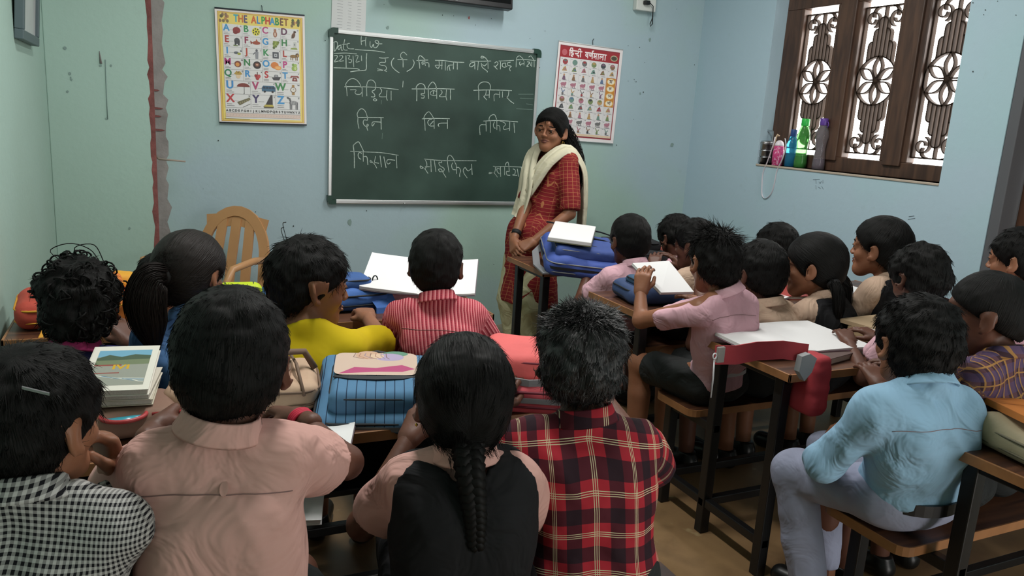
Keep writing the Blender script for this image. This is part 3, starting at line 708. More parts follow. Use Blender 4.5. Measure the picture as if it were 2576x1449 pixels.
# ------------------------------------------------------------------ the room
XL, XR, YF, YB, ZC = -.42, 3.45, 4.5, -1.6, 2.95
WF = wall_mat('paint_front', '9fb4bc', '9db8ae', 3.1); WL = wall_mat('paint_left', '9fb9ae', 'a3beb4', 9.4); WR = wall_mat('paint_right', 'a8bfcb', 'a0c2c6', 5.2)
CEIL = mat('paint_ceiling', 'c9cdc8', .8)
def struct(name, mb, m, parent=None, loc=None, rot=None):
    o = mb.build(name, m, parent, loc, rot); o['kind'] = 'structure'; return o
def floor_mat():
    m = bpy.data.materials.new('floor_cement'); m.use_nodes = True; nt = m.node_tree; b = nt.nodes['Principled BSDF']
    tc = N(nt, 'ShaderNodeTexCoord'); n = N(nt, 'ShaderNodeTexNoise'); n.inputs['Scale'].default_value = 2.2; n.inputs['Detail'].default_value = 8; n.inputs['Roughness'].default_value = .65; nt.links.new(tc.outputs['Object'], n.inputs['Vector'])
    r = N(nt, 'ShaderNodeMapRange'); r.inputs[1].default_value = .35; r.inputs[2].default_value = .65; nt.links.new(n.outputs['Fac'], r.inputs[0])
    c = mixc(nt, r.outputs[0], srgb('775c40'), srgb('937652'))
    n2 = N(nt, 'ShaderNodeTexNoise'); n2.inputs['Scale'].default_value = 11; n2.inputs['Detail'].default_value = 3; nt.links.new(tc.outputs['Object'], n2.inputs['Vector'])
    r2 = N(nt, 'ShaderNodeMapRange'); r2.inputs[1].default_value = .66; r2.inputs[2].default_value = .72; nt.links.new(n2.outputs['Fac'], r2.inputs[0])
    c = mixc(nt, math_(nt, 'MULTIPLY', r2.outputs[0], .55), c, srgb('a8966f'))
    n3 = N(nt, 'ShaderNodeTexNoise'); n3.inputs['Scale'].default_value = 6; n3.inputs['Detail'].default_value = 6; nt.links.new(tc.outputs['Object'], n3.inputs['Vector'])
    r3 = N(nt, 'ShaderNodeMapRange'); r3.inputs[1].default_value = .55; r3.inputs[2].default_value = .75; nt.links.new(n3.outputs['Fac'], r3.inputs[0])
    nt.links.new(mixc(nt, math_(nt, 'MULTIPLY', r3.outputs[0], .5), c, srgb('4c3926')), b.inputs['Base Color']); b.inputs['Roughness'].default_value = .42
    return m
FLOOR = floor_mat()
struct('floor', MB().box((XL-.2, YB-.2, -.12), (XR+.3, YF+.2, 0)), FLOOR)
struct('ceiling', MB().box((XL-.2, YB-.2, ZC), (XR+.3, YF+.2, ZC+.12)), CEIL)
WFo = struct('wall_front', MB().box((XL-.2, YF, 0), (XR+.2, YF+.16, ZC)), WF)
WLo = struct('wall_left', MB().box((XL-.16, YB, 0), (XL, YF, ZC)), WL)
wy0, wy1, wz0, wz1 = 2.545, 3.81, 1.2075, 2.26
dy0, dy1, dz = 1.25, 2.27, 2.1
b = MB()
b.box((XR, wy1, 0), (XR+.16, YF, ZC)); b.box((XR, dy1, 0), (XR+.16, wy0, ZC)); b.box((XR, wy0, 0), (XR+.16, wy1, wz0)); b.box((XR, wy0, wz1), (XR+.16, wy1, ZC))
b.box((XR, dy0, dz), (XR+.16, dy1, ZC)); b.box((XR, YB, 0), (XR+.16, dy0, ZC))
WRo = struct('wall_right', b, WR)
b = MB(); b.box((XL-.2, YB-.16, 0), (1.8, YB, ZC)); b.box((2.8, YB-.16, 0), (XR+.2, YB, ZC)); b.box((1.8, YB-.16, 2.1), (2.8, YB, ZC))
struct('wall_back', b, WL)
struct('wall_corner', MB().box((XL, 4.32, 0), (.035, YF, ZC), .004), WL)
# chipped edge of the corner pier: bare brick and broken plaster
rng = random.Random(4); BRICK = mat('bare_brick', '7b4a47', .9, bump=.6, bscale=40, var=.35, vscale=14); PLAST = mat('broken_plaster', '8d8886', .9, bump=.5, bscale=30, var=.2, vscale=8)
b = MB(); z = 0.0; V = []; Fc = []
prof = []
while z < ZC-.05:
    prof.append((z, rng.uniform(.014, .026), rng.uniform(.012, .03))); z += rng.uniform(.025, .07)
prof.append((ZC-.01, .02, .02))
for z, a, d in prof: V += [(.036-a, 4.3195, z), (.0385, 4.3185, z), (.0395, 4.319+d, z)]
for i in range(len(prof)-1):
    k = i*3; Fc += [(k, k+1, k+4, k+3), (k+1, k+2, k+5, k+4)]
o = mesh_obj('trim_1', V, Fc, BRICK, smooth=False); o['kind'] = 'structure'
V = []; Fc = []
for i, (z, a, d) in enumerate(prof): V += [(.035, 4.4985, z), (.05+a*2.2*(1 if z < 1.9 else .7), 4.4985, z)]
for i in range(len(prof)-1): k = i*2; Fc.append((k, k+1, k+3, k+2))
o = mesh_obj('trim_2', V, Fc, PLAST, smooth=False); o['kind'] = 'structure'
for z0, l in ((1.42, .03), (1.33, .045), (1.22, .05), (1.29, .035)):
    b = MB(); b.prism([(0, -.004), (l*.6, -.005), (l, 0), (l*.7, .004), (0, .006)], 0, .004)
    o = b.build('plaster_chip', BRICK, WFo); o.matrix_world = Matrix.Translation((.036, 4.4965, z0)) @ Matrix.Rotation(R_(90), 4, 'X'); o['kind'] = 'structure'
# rough cement skirting along the front wall
b = MB(); V = []; Fc = []; xs = np.linspace(.035, XR, 60)
for i, x in enumerate(xs): h = .07+.012*math.sin(x*9)+rng.uniform(-.01, .01); V += [(x, YF-.02, 0), (x, YF-.016, h*.8), (x, YF, h)]
for i in range(59): k = i*3; Fc += [(k, k+3, k+4, k+1), (k+1, k+4, k+5, k+2)]
o = mesh_obj('baseboard_front', V, Fc, mat('cement', '8b8878', .9, bump=.4, bscale=30, var=.15)); o['kind'] = 'structure'
# nail holes, pegs and scuffs on the painted walls
DARK = mat('nail_hole', '2c3230', .8); SCUFF = mat('scuff', '7d938f', .8); RED = mat('sticky_patch', '9a5a5c', .7)
def wall_marks(parent, pts, place, m, name):
    b = MB()
    for px, py, r in pts:
        r = r*(.55 if m is DARK else .8)
        c = place(px, py); n = Vector((0, -1, 0)) if place is F1 else (Vector((-1, 0, 0)) if place is R1 else Vector((0, -1, 0)))
        t = n.cross(Vector((0, 0, 1))); k = 7
        ring = [c+n*.0012+(t*math.cos(2*math.pi*i/k)*r*rng.uniform(.6, 1.2)+Vector((0, 0, 1))*math.sin(2*math.pi*i/k)*r*rng.uniform(.7, 1.5)) for i in range(k)]
        b.add(ring, [tuple(range(k))])
    o = b.build(name, m, parent); o['kind'] = 'structure'
F1 = lambda x, y: onY(x, y, YF-.001)
R1 = lambda x, y: onX(x, y, XR-.001)
Lp = lambda x, y: onY(x, y, 4.318)
wall_marks(WFo, [(818, 102, .006), (966, 11, .004), (1113, 38, .005), (1141, 40, .004), (1236, 47, .004), (1196, 63, .004), (1333, 97, .004), (1371, 78, .004), (1357, 170, .006), (1551, 365, .006), (1595, 200, .005), (1609, 119, .005), (1580, 115, .004), (1580, 204, .004),
     (1600, 206, .006), (1622, 157, .004), (1747, 163, .006), (1752, 223, .005), (1594, 300, .005), (1594, 385, .003), (1862, 397, .006), (1597, 205, .004), (549, 354, .007), (511, 475, .003), (643, 533, .006), (738, 569, .007), (1242, 665, .005), (1800, 554, .004), (922, 530, .005), (1884, 213, .003), (1702, 23, .004), (1618, 232, .008)], F1, DARK, 'nail_holes')
wall_marks(WFo, [(975, 70, .012), (1690, 365, .02), (1610, 235, .01), (1820, 480, .02), (1828, 140, .012), (1635, 100, .012), (880, 560, .02)], F1, SCUFF, 'scuffs')
wall_marks(WFo, [(1180, 45, .010)], F1, RED, 'red_sticker')
wall_marks(WLo, [(175, 185, .008), (180, 200, .006), (178, 195, .005), (269, 298, .008), (253, 165, .007), (279, 165, .006), (326, 574, .007), (75, 300, .006), (163, 120, .010), (170, 230, .006)], Lp, SCUFF, 'scuffs')
b = MB(); P0 = Lp(265, 150); P1 = Lp(271, 300); b.tube([P0+Vector((0, -.001, 0)), Lp(268, 240)+Vector((0, -.001, 0)), P1+Vector((0, -.001, 0))], .0018, 5); o = b.build('paint_drip', SCUFF, WLo); o['kind'] = 'structure'
b = MB(); b.tube([Lp(250, 128)+Vector((0, -.001, 0)), Lp(254, 160)+Vector((0, -.001, 0))], [.001, .006], 6); o = b.build('paint_drip', mat('drip_brown', '77706f', .8), WLo); o['kind'] = 'structure'
wall_marks(WRo, [(2448, 180, .006), (2479, 25, .005), (2475, 37, .004), (2556, 38, .004), (2510, 3, .004), (2448, 7, .005)], R1, DARK, 'nail_holes')
b = MB()                                                             # pencil scribble below the window
for st in ([(2045, 452), (2062, 451)], [(2052, 452), (2053, 462)], [(2060, 457), (2063, 462), (2066, 456)], [(2070, 453), (2070, 461)], [(2052, 466), (2053, 476)], [(2058, 470), (2064, 474)], [(2067, 468), (2071, 476)], [(2286, 545), (2300, 543)], [(2284, 552), (2302, 549)]):
    b.tube([onX(x, y, XR-.0012) for x, y in st], .0011, 4)
o = b.build('pencil_scribble', mat('pencil', '5c6a74', .8), WRo); o['kind'] = 'structure'
# wooden peg on the front wall
b = MB(); p = onY(392, 403, 4.31); q = onY(464, 404, 4.33); b.tube([(.036, 4.45, 1.09), (.05, 4.32, 1.083), (.172, 4.30, 1.076)], [.006, .0055, .004], 8)
tag(b.build('wooden_peg', mat('peg_wood', '9b8f84', .8)), 'thin bare wooden stick sticking out of the cracked wall corner', 'peg')
# ---- window
WOODW = wood_mat('window_wood', '3c2a22', '543c2e', .5, (30, 30, 4)); IRON = mat('grille_iron', '33271f', .75, spec=.2)
win = empty('window_1', (XR, (wy0+wy1)/2, wz0)); win['kind'] = 'structure'
def wpart(name, mb, m, parent=None): o = mb.build(name, m, parent or win); o.matrix_parent_inverse = Matrix.Translation(-Vector(win.location)) if parent is None else Matrix.Identity(4); o['kind'] = 'structure'; return o
x0, x1 = 3.545, 3.605
cy_ = [3.544, 3.118, 2.695]; pw = .1275; gz0, gz1 = 1.287, 2.125
b = MB(); b.box((x0, wy0-.03, wz0), (x1, wy1+.0, gz0), .004); b.box((x0, wy0-.03, gz1), (x1, wy1, wz1), .004); b.box((x0, cy_[0]+pw, gz0), (x1, wy1, gz1), .004)
b.box((x0, cy_[1]+pw, gz0), (x1, cy_[0]-pw, gz1), .004); b.box((x0, cy_[2]+pw, gz0), (x1, cy_[1]-pw, gz1), .004); b.box((x0, wy0-.03, gz0), (x1, cy_[2]-pw, gz1), .004)
b.box((x0-.015, cy_[1]+pw+.03, gz0-.02), (x0+.01, cy_[0]-pw-.03, gz1+.02), .004); b.box((x0-.015, cy_[2]+pw+.03, gz0-.02), (x0+.01, cy_[1]-pw-.03, gz1+.02), .004)
wpart('window_frame', b, WOODW)
def grille(cy):
    b = MB(); X = 3.585; n = (1, 0, 0); wd, dp = .0075, .026
    Pt = lambda u, z: Vector((X, cy-u, z))                            # u to the right as seen from the room
    zc = 1.705; R = .128
    ln = lambda pts, w=wd: b.bar([Pt(*p) for p in pts], w, dp, n)
    arc = lambda cx, cz, r, a0, a1, k=12: [(cx+r*math.cos(R_(a0+(a1-a0)*i/k)), cz+r*math.sin(R_(a0+(a1-a0)*i/k))) for i in range(k+1)]
    ln(arc(0, zc, R, 0, 360, 32), .008)
    for k in range(6):                                                # six petals
        a = R_(90+60*k); ca, sa = math.cos(a), math.sin(a)
        for sg in (-1, 1):
            pts = []
            for i in range(11):
                t = i/10; r = .014+t*(R-.014); o = sg*.026*math.sin(math.pi*t); pts.append((r*ca-o*sa, zc+r*sa+o*ca))
            ln(pts, .0065)
    b.lathe([(.001, -.012), (.017, -.012), (.017, .012), (.001, .012)], T=Matrix.Translation(Pt(0, zc)) @ Matrix.Rotation(R_(90), 4, 'Y'), n=14)
    zt, zb = gz1-.035, gz0+.03
    ln([(-pw, zt), (pw, zt)]); ln([(-pw, zb), (pw, zb)])
    for u in (-pw+.004, pw-.004): ln([(u, zb), (u, zt)])
    for sg, z_e in ((1, zt), (-1, zb)):
        steps = [(0, .055), (.026, .075), (.052, .135), (.078, .20)]
        for u, back in steps:
            for q in ((-1, 1) if u else (1,)):
                z_s = zc+sg*math.sqrt(max(R*R-u*u, 0)); ze = z_e-sg*back
                pts = [(q*u, z_s), (q*u, ze)]
                if u: pts += [(q*(u-.004), ze+sg*.010), (q*(u-.013), ze+sg*.018), (q*(u-.026), ze+sg*.020)]
                else: pts += [(0, z_e)]
                ln(pts)
        for q in (-1, 1):                                             # corner scrolls
            cx, cz = q*.078, z_e-sg*.062; pts = []
            for i in range(26):
                t = i/25; a = R_(-70+430*t); r = .046*(1-.62*t); pts.append((cx-q*r*math.cos(a), cz+sg*r*math.sin(a)))
            ln(pts, .006)
            ln(arc(q*.045, z_e-sg*.035, .033, 90 if sg > 0 else -90, (90-120*q) if sg > 0 else (-90+120*q), 8))
    return b
for i, c in enumerate(cy_): wpart('grille', grille(c), IRON)
wpart('window_sill', MB().box((XR-.006, wy0, wz0-.012), (x0+.01, wy1, wz0), .003), mat('sill_plaster', 'b0a394', .7))
# ---- door
dr = empty('door_1', (XR+.13, dy0, 0)); dr['kind'] = 'structure'
def dpart(name, mb, m, kind=True): o = mb.build(name, m, dr); o.matrix_parent_inverse = Matrix.Translation(-Vector(dr.location)); o['kind'] = 'structure'; return o
dpart('door_leaf', MB().box((XR+.11, dy0+.06, .02), (XR+.15, dy1-.055, dz-.06), .004), wood_mat('door_wood', '4a2f20', '5b3a28', .5, (30, 30, 3)))
b = MB(); b.box((XR+.004, dy1-.05, 0), (XR+.155, dy1, dz), .004); b.box((XR+.004, dy0, 0), (XR+.155, dy0+.05, dz), .004); b.box((XR+.004, dy0, dz-.055), (XR+.155, dy1, dz), .004)
dpart('door_frame', b, mat('door_frame_grey', '55565a', .6))
dpart('door_handle', MB().tube([(XR+.10, dy0+.12, 1.0), (XR+.075, dy0+.12, 1.0), (XR+.075, dy0+.12, 1.12), (XR+.10, dy0+.12, 1.12)], .008, 8), mat('steel', 'b9bbbd', .3, metal=1))
# ---- printed charts: flat sheets with their own printing
_txt = {}
def glyphs(s, size, align='CENTER'):
    k = (s, align)
    if k not in _txt:
        cu = bpy.data.curves.new('t', 'FONT'); cu.body = s; cu.align_x = align; cu.align_y = 'CENTER'; cu.offset = .004
        o = bpy.data.objects.new('t', cu); COL.objects.link(o); bpy.context.view_layer.update()
        me = bpy.data.meshes.new_from_object(o.evaluated_get(bpy.context.evaluated_depsgraph_get()))
        _txt[k] = ([v.co.copy() for v in me.vertices], [tuple(p.vertices) for p in me.polygons])
        bpy.data.objects.remove(o); bpy.data.curves.remove(cu); bpy.data.meshes.remove(me)
    V, Fc = _txt[k]; return [v*size for v in V], Fc
class Print:
    """flat shapes in sheet millimetres-as-metres (x right, y up), each layer a hair above the last"""
    def __init__(s): s.V = []; s.F = []; s.C = []; s.z = 0
    def poly(s, pts, c, dz=.0001):
        s.z += .000004; n = len(s.V); c = srgb(c); s.V += [(x, y, s.z+dz) for x, y in pts]; s.C += [(*c, 1)]*len(pts); s.F.append(tuple(range(n, n+len(pts))))
    def rect(s, x0, y0, x1, y1, c): s.poly([(x0, y0), (x1, y0), (x1, y1), (x0, y1)], c)
    def ell(s, cx, cy, rx, ry, c, n=14, rot=0): s.poly([(cx+rx*math.cos(a)*math.cos(rot)-ry*math.sin(a)*math.sin(rot), cy+rx*math.cos(a)*math.sin(rot)+ry*math.sin(a)*math.cos(rot)) for a in np.linspace(0, 2*math.pi, n, endpoint=False)], c)
    def line(s, pts, w, c):
        for (ax, ay), (bx, by) in zip(pts, pts[1:]):
            L = math.hypot(bx-ax, by-ay) or 1; ox, oy = -(by-ay)/L*w/2, (bx-ax)/L*w/2; ex, ey = (bx-ax)/L*w*.3, (by-ay)/L*w*.3
            s.poly([(ax+ox-ex, ay+oy-ey), (bx+ox+ex, by+oy+ey), (bx-ox+ex, by-oy+ey), (ax-ox-ex, ay-oy-ey)][::-1], c)
    def text(s, t, x, y, size, c, align='CENTER', sx=1):
        V, Fc = glyphs(t, size, align); c = srgb(c)
        for dx, dy in ((-.03, 0), (.03, 0), (0, .025), (0, -.025)):
            s.z += .000004; n = len(s.V); s.V += [(x+v.x*sx+dx*size, y+v.y+dy*size, s.z+.0001) for v in V]; s.C += [(*c, 1)]*len(V); s.F += [tuple(i+n for i in f) for f in Fc]
    def build(s, name, parent): o = mesh_obj(name, s.V, s.F, print_mat(), parent, smooth=False, ink=s.C); return o
def hang(o, TL, tilt=0, lean=0): o.matrix_world = Matrix.Translation(TL) @ Matrix.Rotation(R_(90+lean), 4, 'X') @ Matrix.Rotation(R_(tilt), 4, 'Z')
PAPER = mat('paper_white', 'd8d8d6', .45)
def sheet(w, h, curl=.006):
    b = MB(); n = 12; V = []; Fc = []
    for i in range(n+1):
        for j in (0, 1): V.append((w*j, -h*i/n, 0))
    for i in range(n): Fc.append((2*i, 2*i+2, 2*i+3, 2*i+1))
    V += [(x, y, -.0012) for x, y, z in V]; m = 2*(n+1); Fc += [tuple(q+m for q in f[::-1]) for f in Fc]
    Fc += [(0, 1, 1+m, m), (2*n+1, 2*n, 2*n+m, 2*n+1+m)]+[(2*i+1, 2*i+3, 2*i+3+m, 2*i+1+m) for i in range(n)]+[(2*i+2, 2*i, 2*i+m, 2*i+2+m) for i in range(n)]
    b.add(V, Fc); return b
# THE ALPHABET chart
TL = onY(539.5, 20.5, YF-.012); TR = onY(766, 40, YF-.012); BL = onY(554, 308, YF-.012); cw = (TR-TL).length; ch = (BL-TL).length
tilt = math.degrees(math.atan2(TR.z-TL.z, TR.x-TL.x))
ac = empty('alphabet_chart', TL, 0, 'hanging alphabet chart with yellow border left of the chalkboard', 'chart', 'wall charts'); hang(ac, TL, tilt)
sheet(cw, ch).build('paper', PAPER, ac); p = Print(); W_, H_ = cw, ch
p.rect(0, -H_, W_, 0, 'e0d8d4'); p.rect(W_*.025, -H_*.985, W_*.975, -H_*.02, '9a5a3a'); p.rect(W_*.03, -H_*.982, W_*.97, -H_*.023, 'dcc25a'); p.rect(W_*.042, -H_*.978, W_*.958, -H_*.03, 'a86a40'); p.rect(W_*.047, -H_*.975, W_*.953, -H_*.033, 'e0cc6c')
cols = ['3aa0b0', 'c06a30', '5a4a70', None, 'c8602c', '3c7fb4', '3a9a4a', 'b8402c', '3a8fc0', '2f8a48', '6a4a3a', '8a5a30']
t = 'THE ALPHABET'; tx = W_*.20
for ch_, c in zip(t, cols):
    wd = W_*.052
    if c: p.text(ch_, tx+wd*.5, -H_*.075, W_*.115, c, sx=.72)
    tx += wd*(1 if c else .75)
for cx in (.07, .13, .86, .92):
    for k in range(5): p.ell(W_*(cx+rng.uniform(-.02, .02)), -H_*(.075+rng.uniform(-.03, .03)), W_*.016, W_*.02, rng.choice(['7a6a4a', '5c5638', '8a6a50', 'b08050', '4a5a3a']), 8)
x0_, x1_, y0_, y1_ = W_*.075, W_*.93, -H_*.125, -H_*.86
p.rect(x0_, y1_-H_*.10, x1_, y0_, 'd6d6d6')
rows = [('ABCD', .105), ('EFGH', .105), ('IJKL', .103), ('MNOP', .105), ('QRST', .105), ('UVW', .125), ('XYZ', .13)]
lc = dict(A='3a8fc4', B='2f8a50', C='b0407a', D='5a2a4a', E='a83a34', F='8a3050', G='3a90c8', H='2f7a44', I='3a90c8', J='b0402c', K='2f8a50', L='a8403a', M='a83a78', N='2f7a44', O='3a90c8', P='b83a80', Q='2f7a50', R='3a8ac4', S='b8343a', T='3a90c8', U='3a86c4', V='a83a6a', W='2f8044', X='b8343a', Y='3a3060', Z='3a90c8')
def icon(ch_, cx, cy, r):
    E = p.ell; Pl = lambda pts, c: p.poly([(cx+r*x, cy+r*y) for x, y in pts], c)
    D = {'A': lambda: (E(cx, cy, r*.95, r*.8, '8a3030'), E(cx-r*.3, cy-r*.5, r*.6, r*.45, '7a2828'), Pl([(0, .8), (.3, 1.2), (.15, .8)], '3a5a2a')),
         'B': lambda: (E(cx, cy, r, r, 'd8d040', 18), [E(cx+r*.68*math.cos(a), cy+r*.68*math.sin(a), r*.2, r*.2, '20242a', 6) for a in np.linspace(0, 6.28, 8)[:-1]], E(cx, cy, r*.25, r*.25, '20242a', 6)),
         'C': lambda: (E(cx, cy-r*.3, r*.5, r*.8, '9a6048'), E(cx, cy+r*.6, r*.35, r*.35, 'a87458'), Pl([(-.3, .8), (-.2, 1.2), (-.05, .85)], '8a5040'), Pl([(.05, .85), (.2, 1.2), (.3, .8)], '8a5040'), E(cx, cy-r*.3, r*.2, r*.5, 'd0b8a8')),
         'D': lambda: (E(cx-r*.1, cy-r*.3, r*.45, r*.75, '6a4a34', rot=-.4), E(cx+r*.25, cy+r*.6, r*.35, r*.3, '4a3426'), Pl([(-.7, -1), (-.4, -1), (0, -.3), (-.3, -.2)], '4a3a30')),
         'E': lambda: (E(cx, cy+r*.2, r*.7, r*.75, '4a4c50'), Pl([(-.6, -.9), (-.2, -.9), (-.1, .2), (-.6, .2)], '3a3c40'), Pl([(.2, -.9), (.6, -.9), (.7, .2), (.1, .2)], '404246'), Pl([(-.9, -1.1), (.2, -1.1), (.2, -.9), (-.9, -.8)], '6a7a4a')),
         'F': lambda: (E(cx, cy, r, r*.45, '9a4a34'), Pl([(-.8, 0), (-1.5, .5), (-1.4, -.4)], '8a3a2c'), Pl([(-.2, .35), (0, 1), (.4, .35)], 'a85a3c')),
         'G': lambda: [E(cx+r*(x+.2), cy+r*y, r*.33, r*.33, c, 9) for x, y, c in ((-.5, .5, '7a8a3a'), (0, .5, '8a9a44'), (.5, .5, '6a7a34'), (-.6, .05, '6a7a34'), (-.1, .05, '94a450'), (.3, .05, '7a8a3a'), (-.5, -.45, '8a9a44'), (-.1, -.5, '6a7a34'), (-.6, -.9, '55652c'))],
         'H': lambda: (Pl([(-.2, -.6), (.6, -.6), (.6, .9), (-.1, .9)], 'c0c2bc'), Pl([(-1, -1), (.9, -1), (.7, -.6), (-.6, -.6)], '8a9a4a'), Pl([(.0, .0), (.3, 0), (.3, .5), (0, .5)], '7a8088')),
         'I': lambda: (E(cx-r*.3, cy, r*.6, r*.35, '5a6068'), E(cx+r*.4, cy-r*.2, r*.45, r*.3, '9aa044'), E(cx+r*.9, cy+r*.5, r*.2, r*.2, '40444a')),
         'J': lambda: (E(cx, cy+r*.9, r*.3, r*.35, '5a5c64'), Pl([(-.35, -1.2), (.35, -1.2), (.45, .6), (-.45, .6)], '8a8c92'), Pl([(-.9, .1), (-.4, .5), (-.4, .2), (-.9, -.3)], '6a6c74')),
         'K': lambda: (Pl([(-.8, -.8), (.8, -.8), (.8, .8), (-.8, .8)], '484c54'), Pl([(-.4, -.4), (.4, -.4), (.4, .4), (-.4, .4)], 'b0b2b6'), E(cx, cy, r*.18, r*.18, '484c54', 8)),
         'L': lambda: (E(cx-r*.2, cy, r*.9, r*.45, '8a6a3a'), E(cx+r*.8, cy+r*.3, r*.5, r*.55, '5a4028'), E(cx+r*.9, cy+r*.25, r*.28, r*.3, 'a8844a'), [Pl([(x, -1), (x+.2, -1), (x+.2, 0), (x, 0)], '7a5a34') for x in (-1, -.5, .3, .7)]),
         'M': lambda: (E(cx, cy, r*.85, r*.8, '7a4034'), E(cx-r*.1, cy-r*.1, r*.5, r*.5, 'd0904a')),
         'N': lambda: (E(cx, cy, r, r*.95, '2c2624'), E(cx, cy+r*.1, r*.6, r*.5, '7a4a3c'), E(cx, cy+r*.1, r*.3, r*.22, 'c8a088')),
         'O': lambda: (E(cx-r*.3, cy+r*.2, r, r*.85, 'd07a34'), E(cx+r*.5, cy-r*.4, r*.9, r*.55, 'e0954a'), E(cx+r*.5, cy-r*.4, r*.65, r*.38, 'e8ae6a')),
         'P': lambda: (E(cx, cy-r*.3, r*.75, r*.7, '90ac50'), E(cx-r*.3, cy+r*.6, r*.35, r*.35, '7a9a48'), E(cx+r*.3, cy+r*.5, r*.4, r*.35, 'a0bc60'), E(cx+r*.2, cy-r*.3, r*.3, r*.4, 'c0d08c')),
         'Q': lambda: (E(cx, cy-r*.1, r*.6, r*.75, 'd8c0a0'), Pl([(-1, .3), (-.4, 1.1), (0, .7), (.4, 1.1), (1, .3), (.5, .1), (-.5, .1)], 'b09040'), E(cx, cy+r*.75, r*.2, r*.25, '8a6a2a')),
         'R': lambda: (E(cx, cy-r*.3, r*.5, r*.7, 'a83438'), E(cx-r*.4, cy+r*.1, r*.35, r*.4, '94282e'), E(cx+r*.4, cy+r*.0, r*.4, r*.45, 'b84448'), Pl([(-.1, .3), (.1, .3), (.1, 1.1), (-.1, 1.1)], '5a3a34')),
         'S': lambda: (Pl([(-1.1, -.1), (-.7, -.8), (.7, -.8), (1.2, .1)], '3a3c42'), Pl([(-.6, 0), (.6, 0), (.4, .6), (-.4, .6)], '74767c'), E(cx, cy+r*.3, r*.3, r*.2, 'a0a2a6')),
         'T': lambda: (Pl([(-.7, -.8), (.7, -.8), (.45, .2), (-.45, .2)], '7a2c28'), Pl([(-1.2, 0), (-.9, .6), (.9, .6), (1.2, 0), (.7, .1), (.6, .3), (-.6, .3), (-.7, .1)], '8a3430'), E(cx, cy-r*.35, r*.25, r*.25, 'c8a8a0', 8)),
         'U': lambda: (p.poly([(cx+1.6*r*math.cos(a), cy+r*.2+r*.95*math.sin(a)) for a in np.linspace(0, math.pi, 10)], '7a342c'), p.line([(cx+r*.2, cy+r*.2), (cx+r*.2, cy-r*1.5), (cx, cy-r*1.6)], r*.1, '30302c')),
         'V': lambda: (p.poly([(cx+r*x*1.7, cy+r*y) for x, y in ((-1, -.7), (1, -.7), (1.02, .3), (.8, .75), (-.8, .75), (-1.02, .2))], '34607c'), [p.rect(cx+r*1.7*(x), cy, cx+r*1.7*(x+.38), cy+r*.5, '1e3448') for x in (-.85, -.4, .05, .5)], [E(cx+r*x, cy-r*.75, r*.28, r*.28, '1a1c20', 9) for x in (-1, 1)]),
         'W': lambda: (Pl([(-.35, -1.3), (.35, -1.3), (.3, 1.3), (-.3, 1.3)], 'a07a3a'), E(cx, cy, r*.75, r*.72, '6a4a2a', 16), E(cx, cy, r*.6, r*.58, 'dcd8d0', 16), p.line([(cx, cy+r*.35), (cx, cy), (cx+r*.3, cy)], r*.09, '303030')),
         'X': lambda: (Pl([(-1.6, -.3), (1.4, .9), (1.6, .4), (-1, -1.1)], '6a6448'), [Pl([(x, -.4+x*.35), (x+.25, -.3+x*.35), (x+.3, .15+x*.35), (x+.05, .05+x*.35)], '8a8462') for x in (-1, -.5, 0, .5, 1)], p.line([(cx-r*.2, cy-r*1.5), (cx+r*1.5, cy-r*.7)], r*.1, '40403c')),
         'Y': lambda: (Pl([(-.9, -.8), (.9, -.8), (.9, 1.7), (.5, 1.8)], '2e2a2c'), Pl([(-1.4, -1.2), (1.2, -1.2), (.9, -.7), (-1, -.7)], 'b8a84a'), Pl([(-1.2, -1.5), (1, -1.5), (1.2, -1.2), (-1.4, -1.2)], '50482c')),
         'Z': lambda: (E(cx, cy, r*1.1, r*.5, '6a6c70'), Pl([(-.9, .2), (-1.3, 1.3), (-.8, 1.2), (-.5, .4)], '54565a'), E(cx-r*1.35, cy+r*1.2, r*.35, r*.22, '484a4e', rot=-.5), [Pl([(x, -1.7), (x+.2, -1.7), (x+.25, -.1), (x, -.1)], '5c5e62') for x in (-.95, -.6, .5, .85)], [p.line([(cx+r*x, cy-r*.4), (cx+r*(x+.1), cy+r*.45)], r*.1, 'c8c8c8') for x in (-.6, -.3, 0, .3, .6)])}
    D[ch_]()
y = y0_
for row, hh in rows:
    hr = hh*(y0_-y1_)/.778; n = len(row); cwid = (x1_-x0_)/n
    for i, ch_ in enumerate(row):
        xa = x0_+i*cwid
        p.text(ch_, xa+cwid*(.2 if n == 4 else .2), y-hr*.34, hr*.82, lc[ch_], sx=.95)
        p.line([(xa+cwid*.3, y-hr*.5), (xa+cwid*.52, y-hr*.5)], .0009, '484848')
        for k in range(2): p.line([(xa+cwid*.06, y-hr*(.74+.13*k)), (xa+cwid*(.26+.06*k+.03*((i*7+k) % 3)), y-hr*(.74+.13*k))], .0016, '5a5a5a')
        icon(ch_, xa+cwid*.72, y-hr*.5, hr*.36 if n == 4 else hr*.30); p.text(ch_, xa+cwid*.94, y-hr*.14, hr*.16, '404048')
        p.line([(xa, y), (xa, y-hr)], .0012, '9a9a9a')
    p.line([(x0_, y-hr), (x1_, y-hr)], .0012, '9a9a9a'); y -= hr
for i, ch_ in enumerate('ABCDEFGHIJKLMNOPQRSTUVWXYZ'): p.text(ch_, x0_+(i+.5)*(x1_-x0_)/26, -H_*.888, W_*.036, '3a3a3a')
p.line([(x0_, -H_*.908), (x1_, -H_*.908)], .001, '7a5a4a'); p.rect(x0_, -H_*.945, x1_, -H_*.912, 'd2bdb2')
for i in range(26): p.line([(x0_+(i+.4)*(x1_-x0_)/26, -H_*.932), (x0_+(i+.6)*(x1_-x0_)/26, -H_*.925)], .0015, 'a8989a')
p.line([(W_*.06, -H_*.963), (W_*.34, -H_*.963)], .002, '7a6a34')
p.build('print', ac)
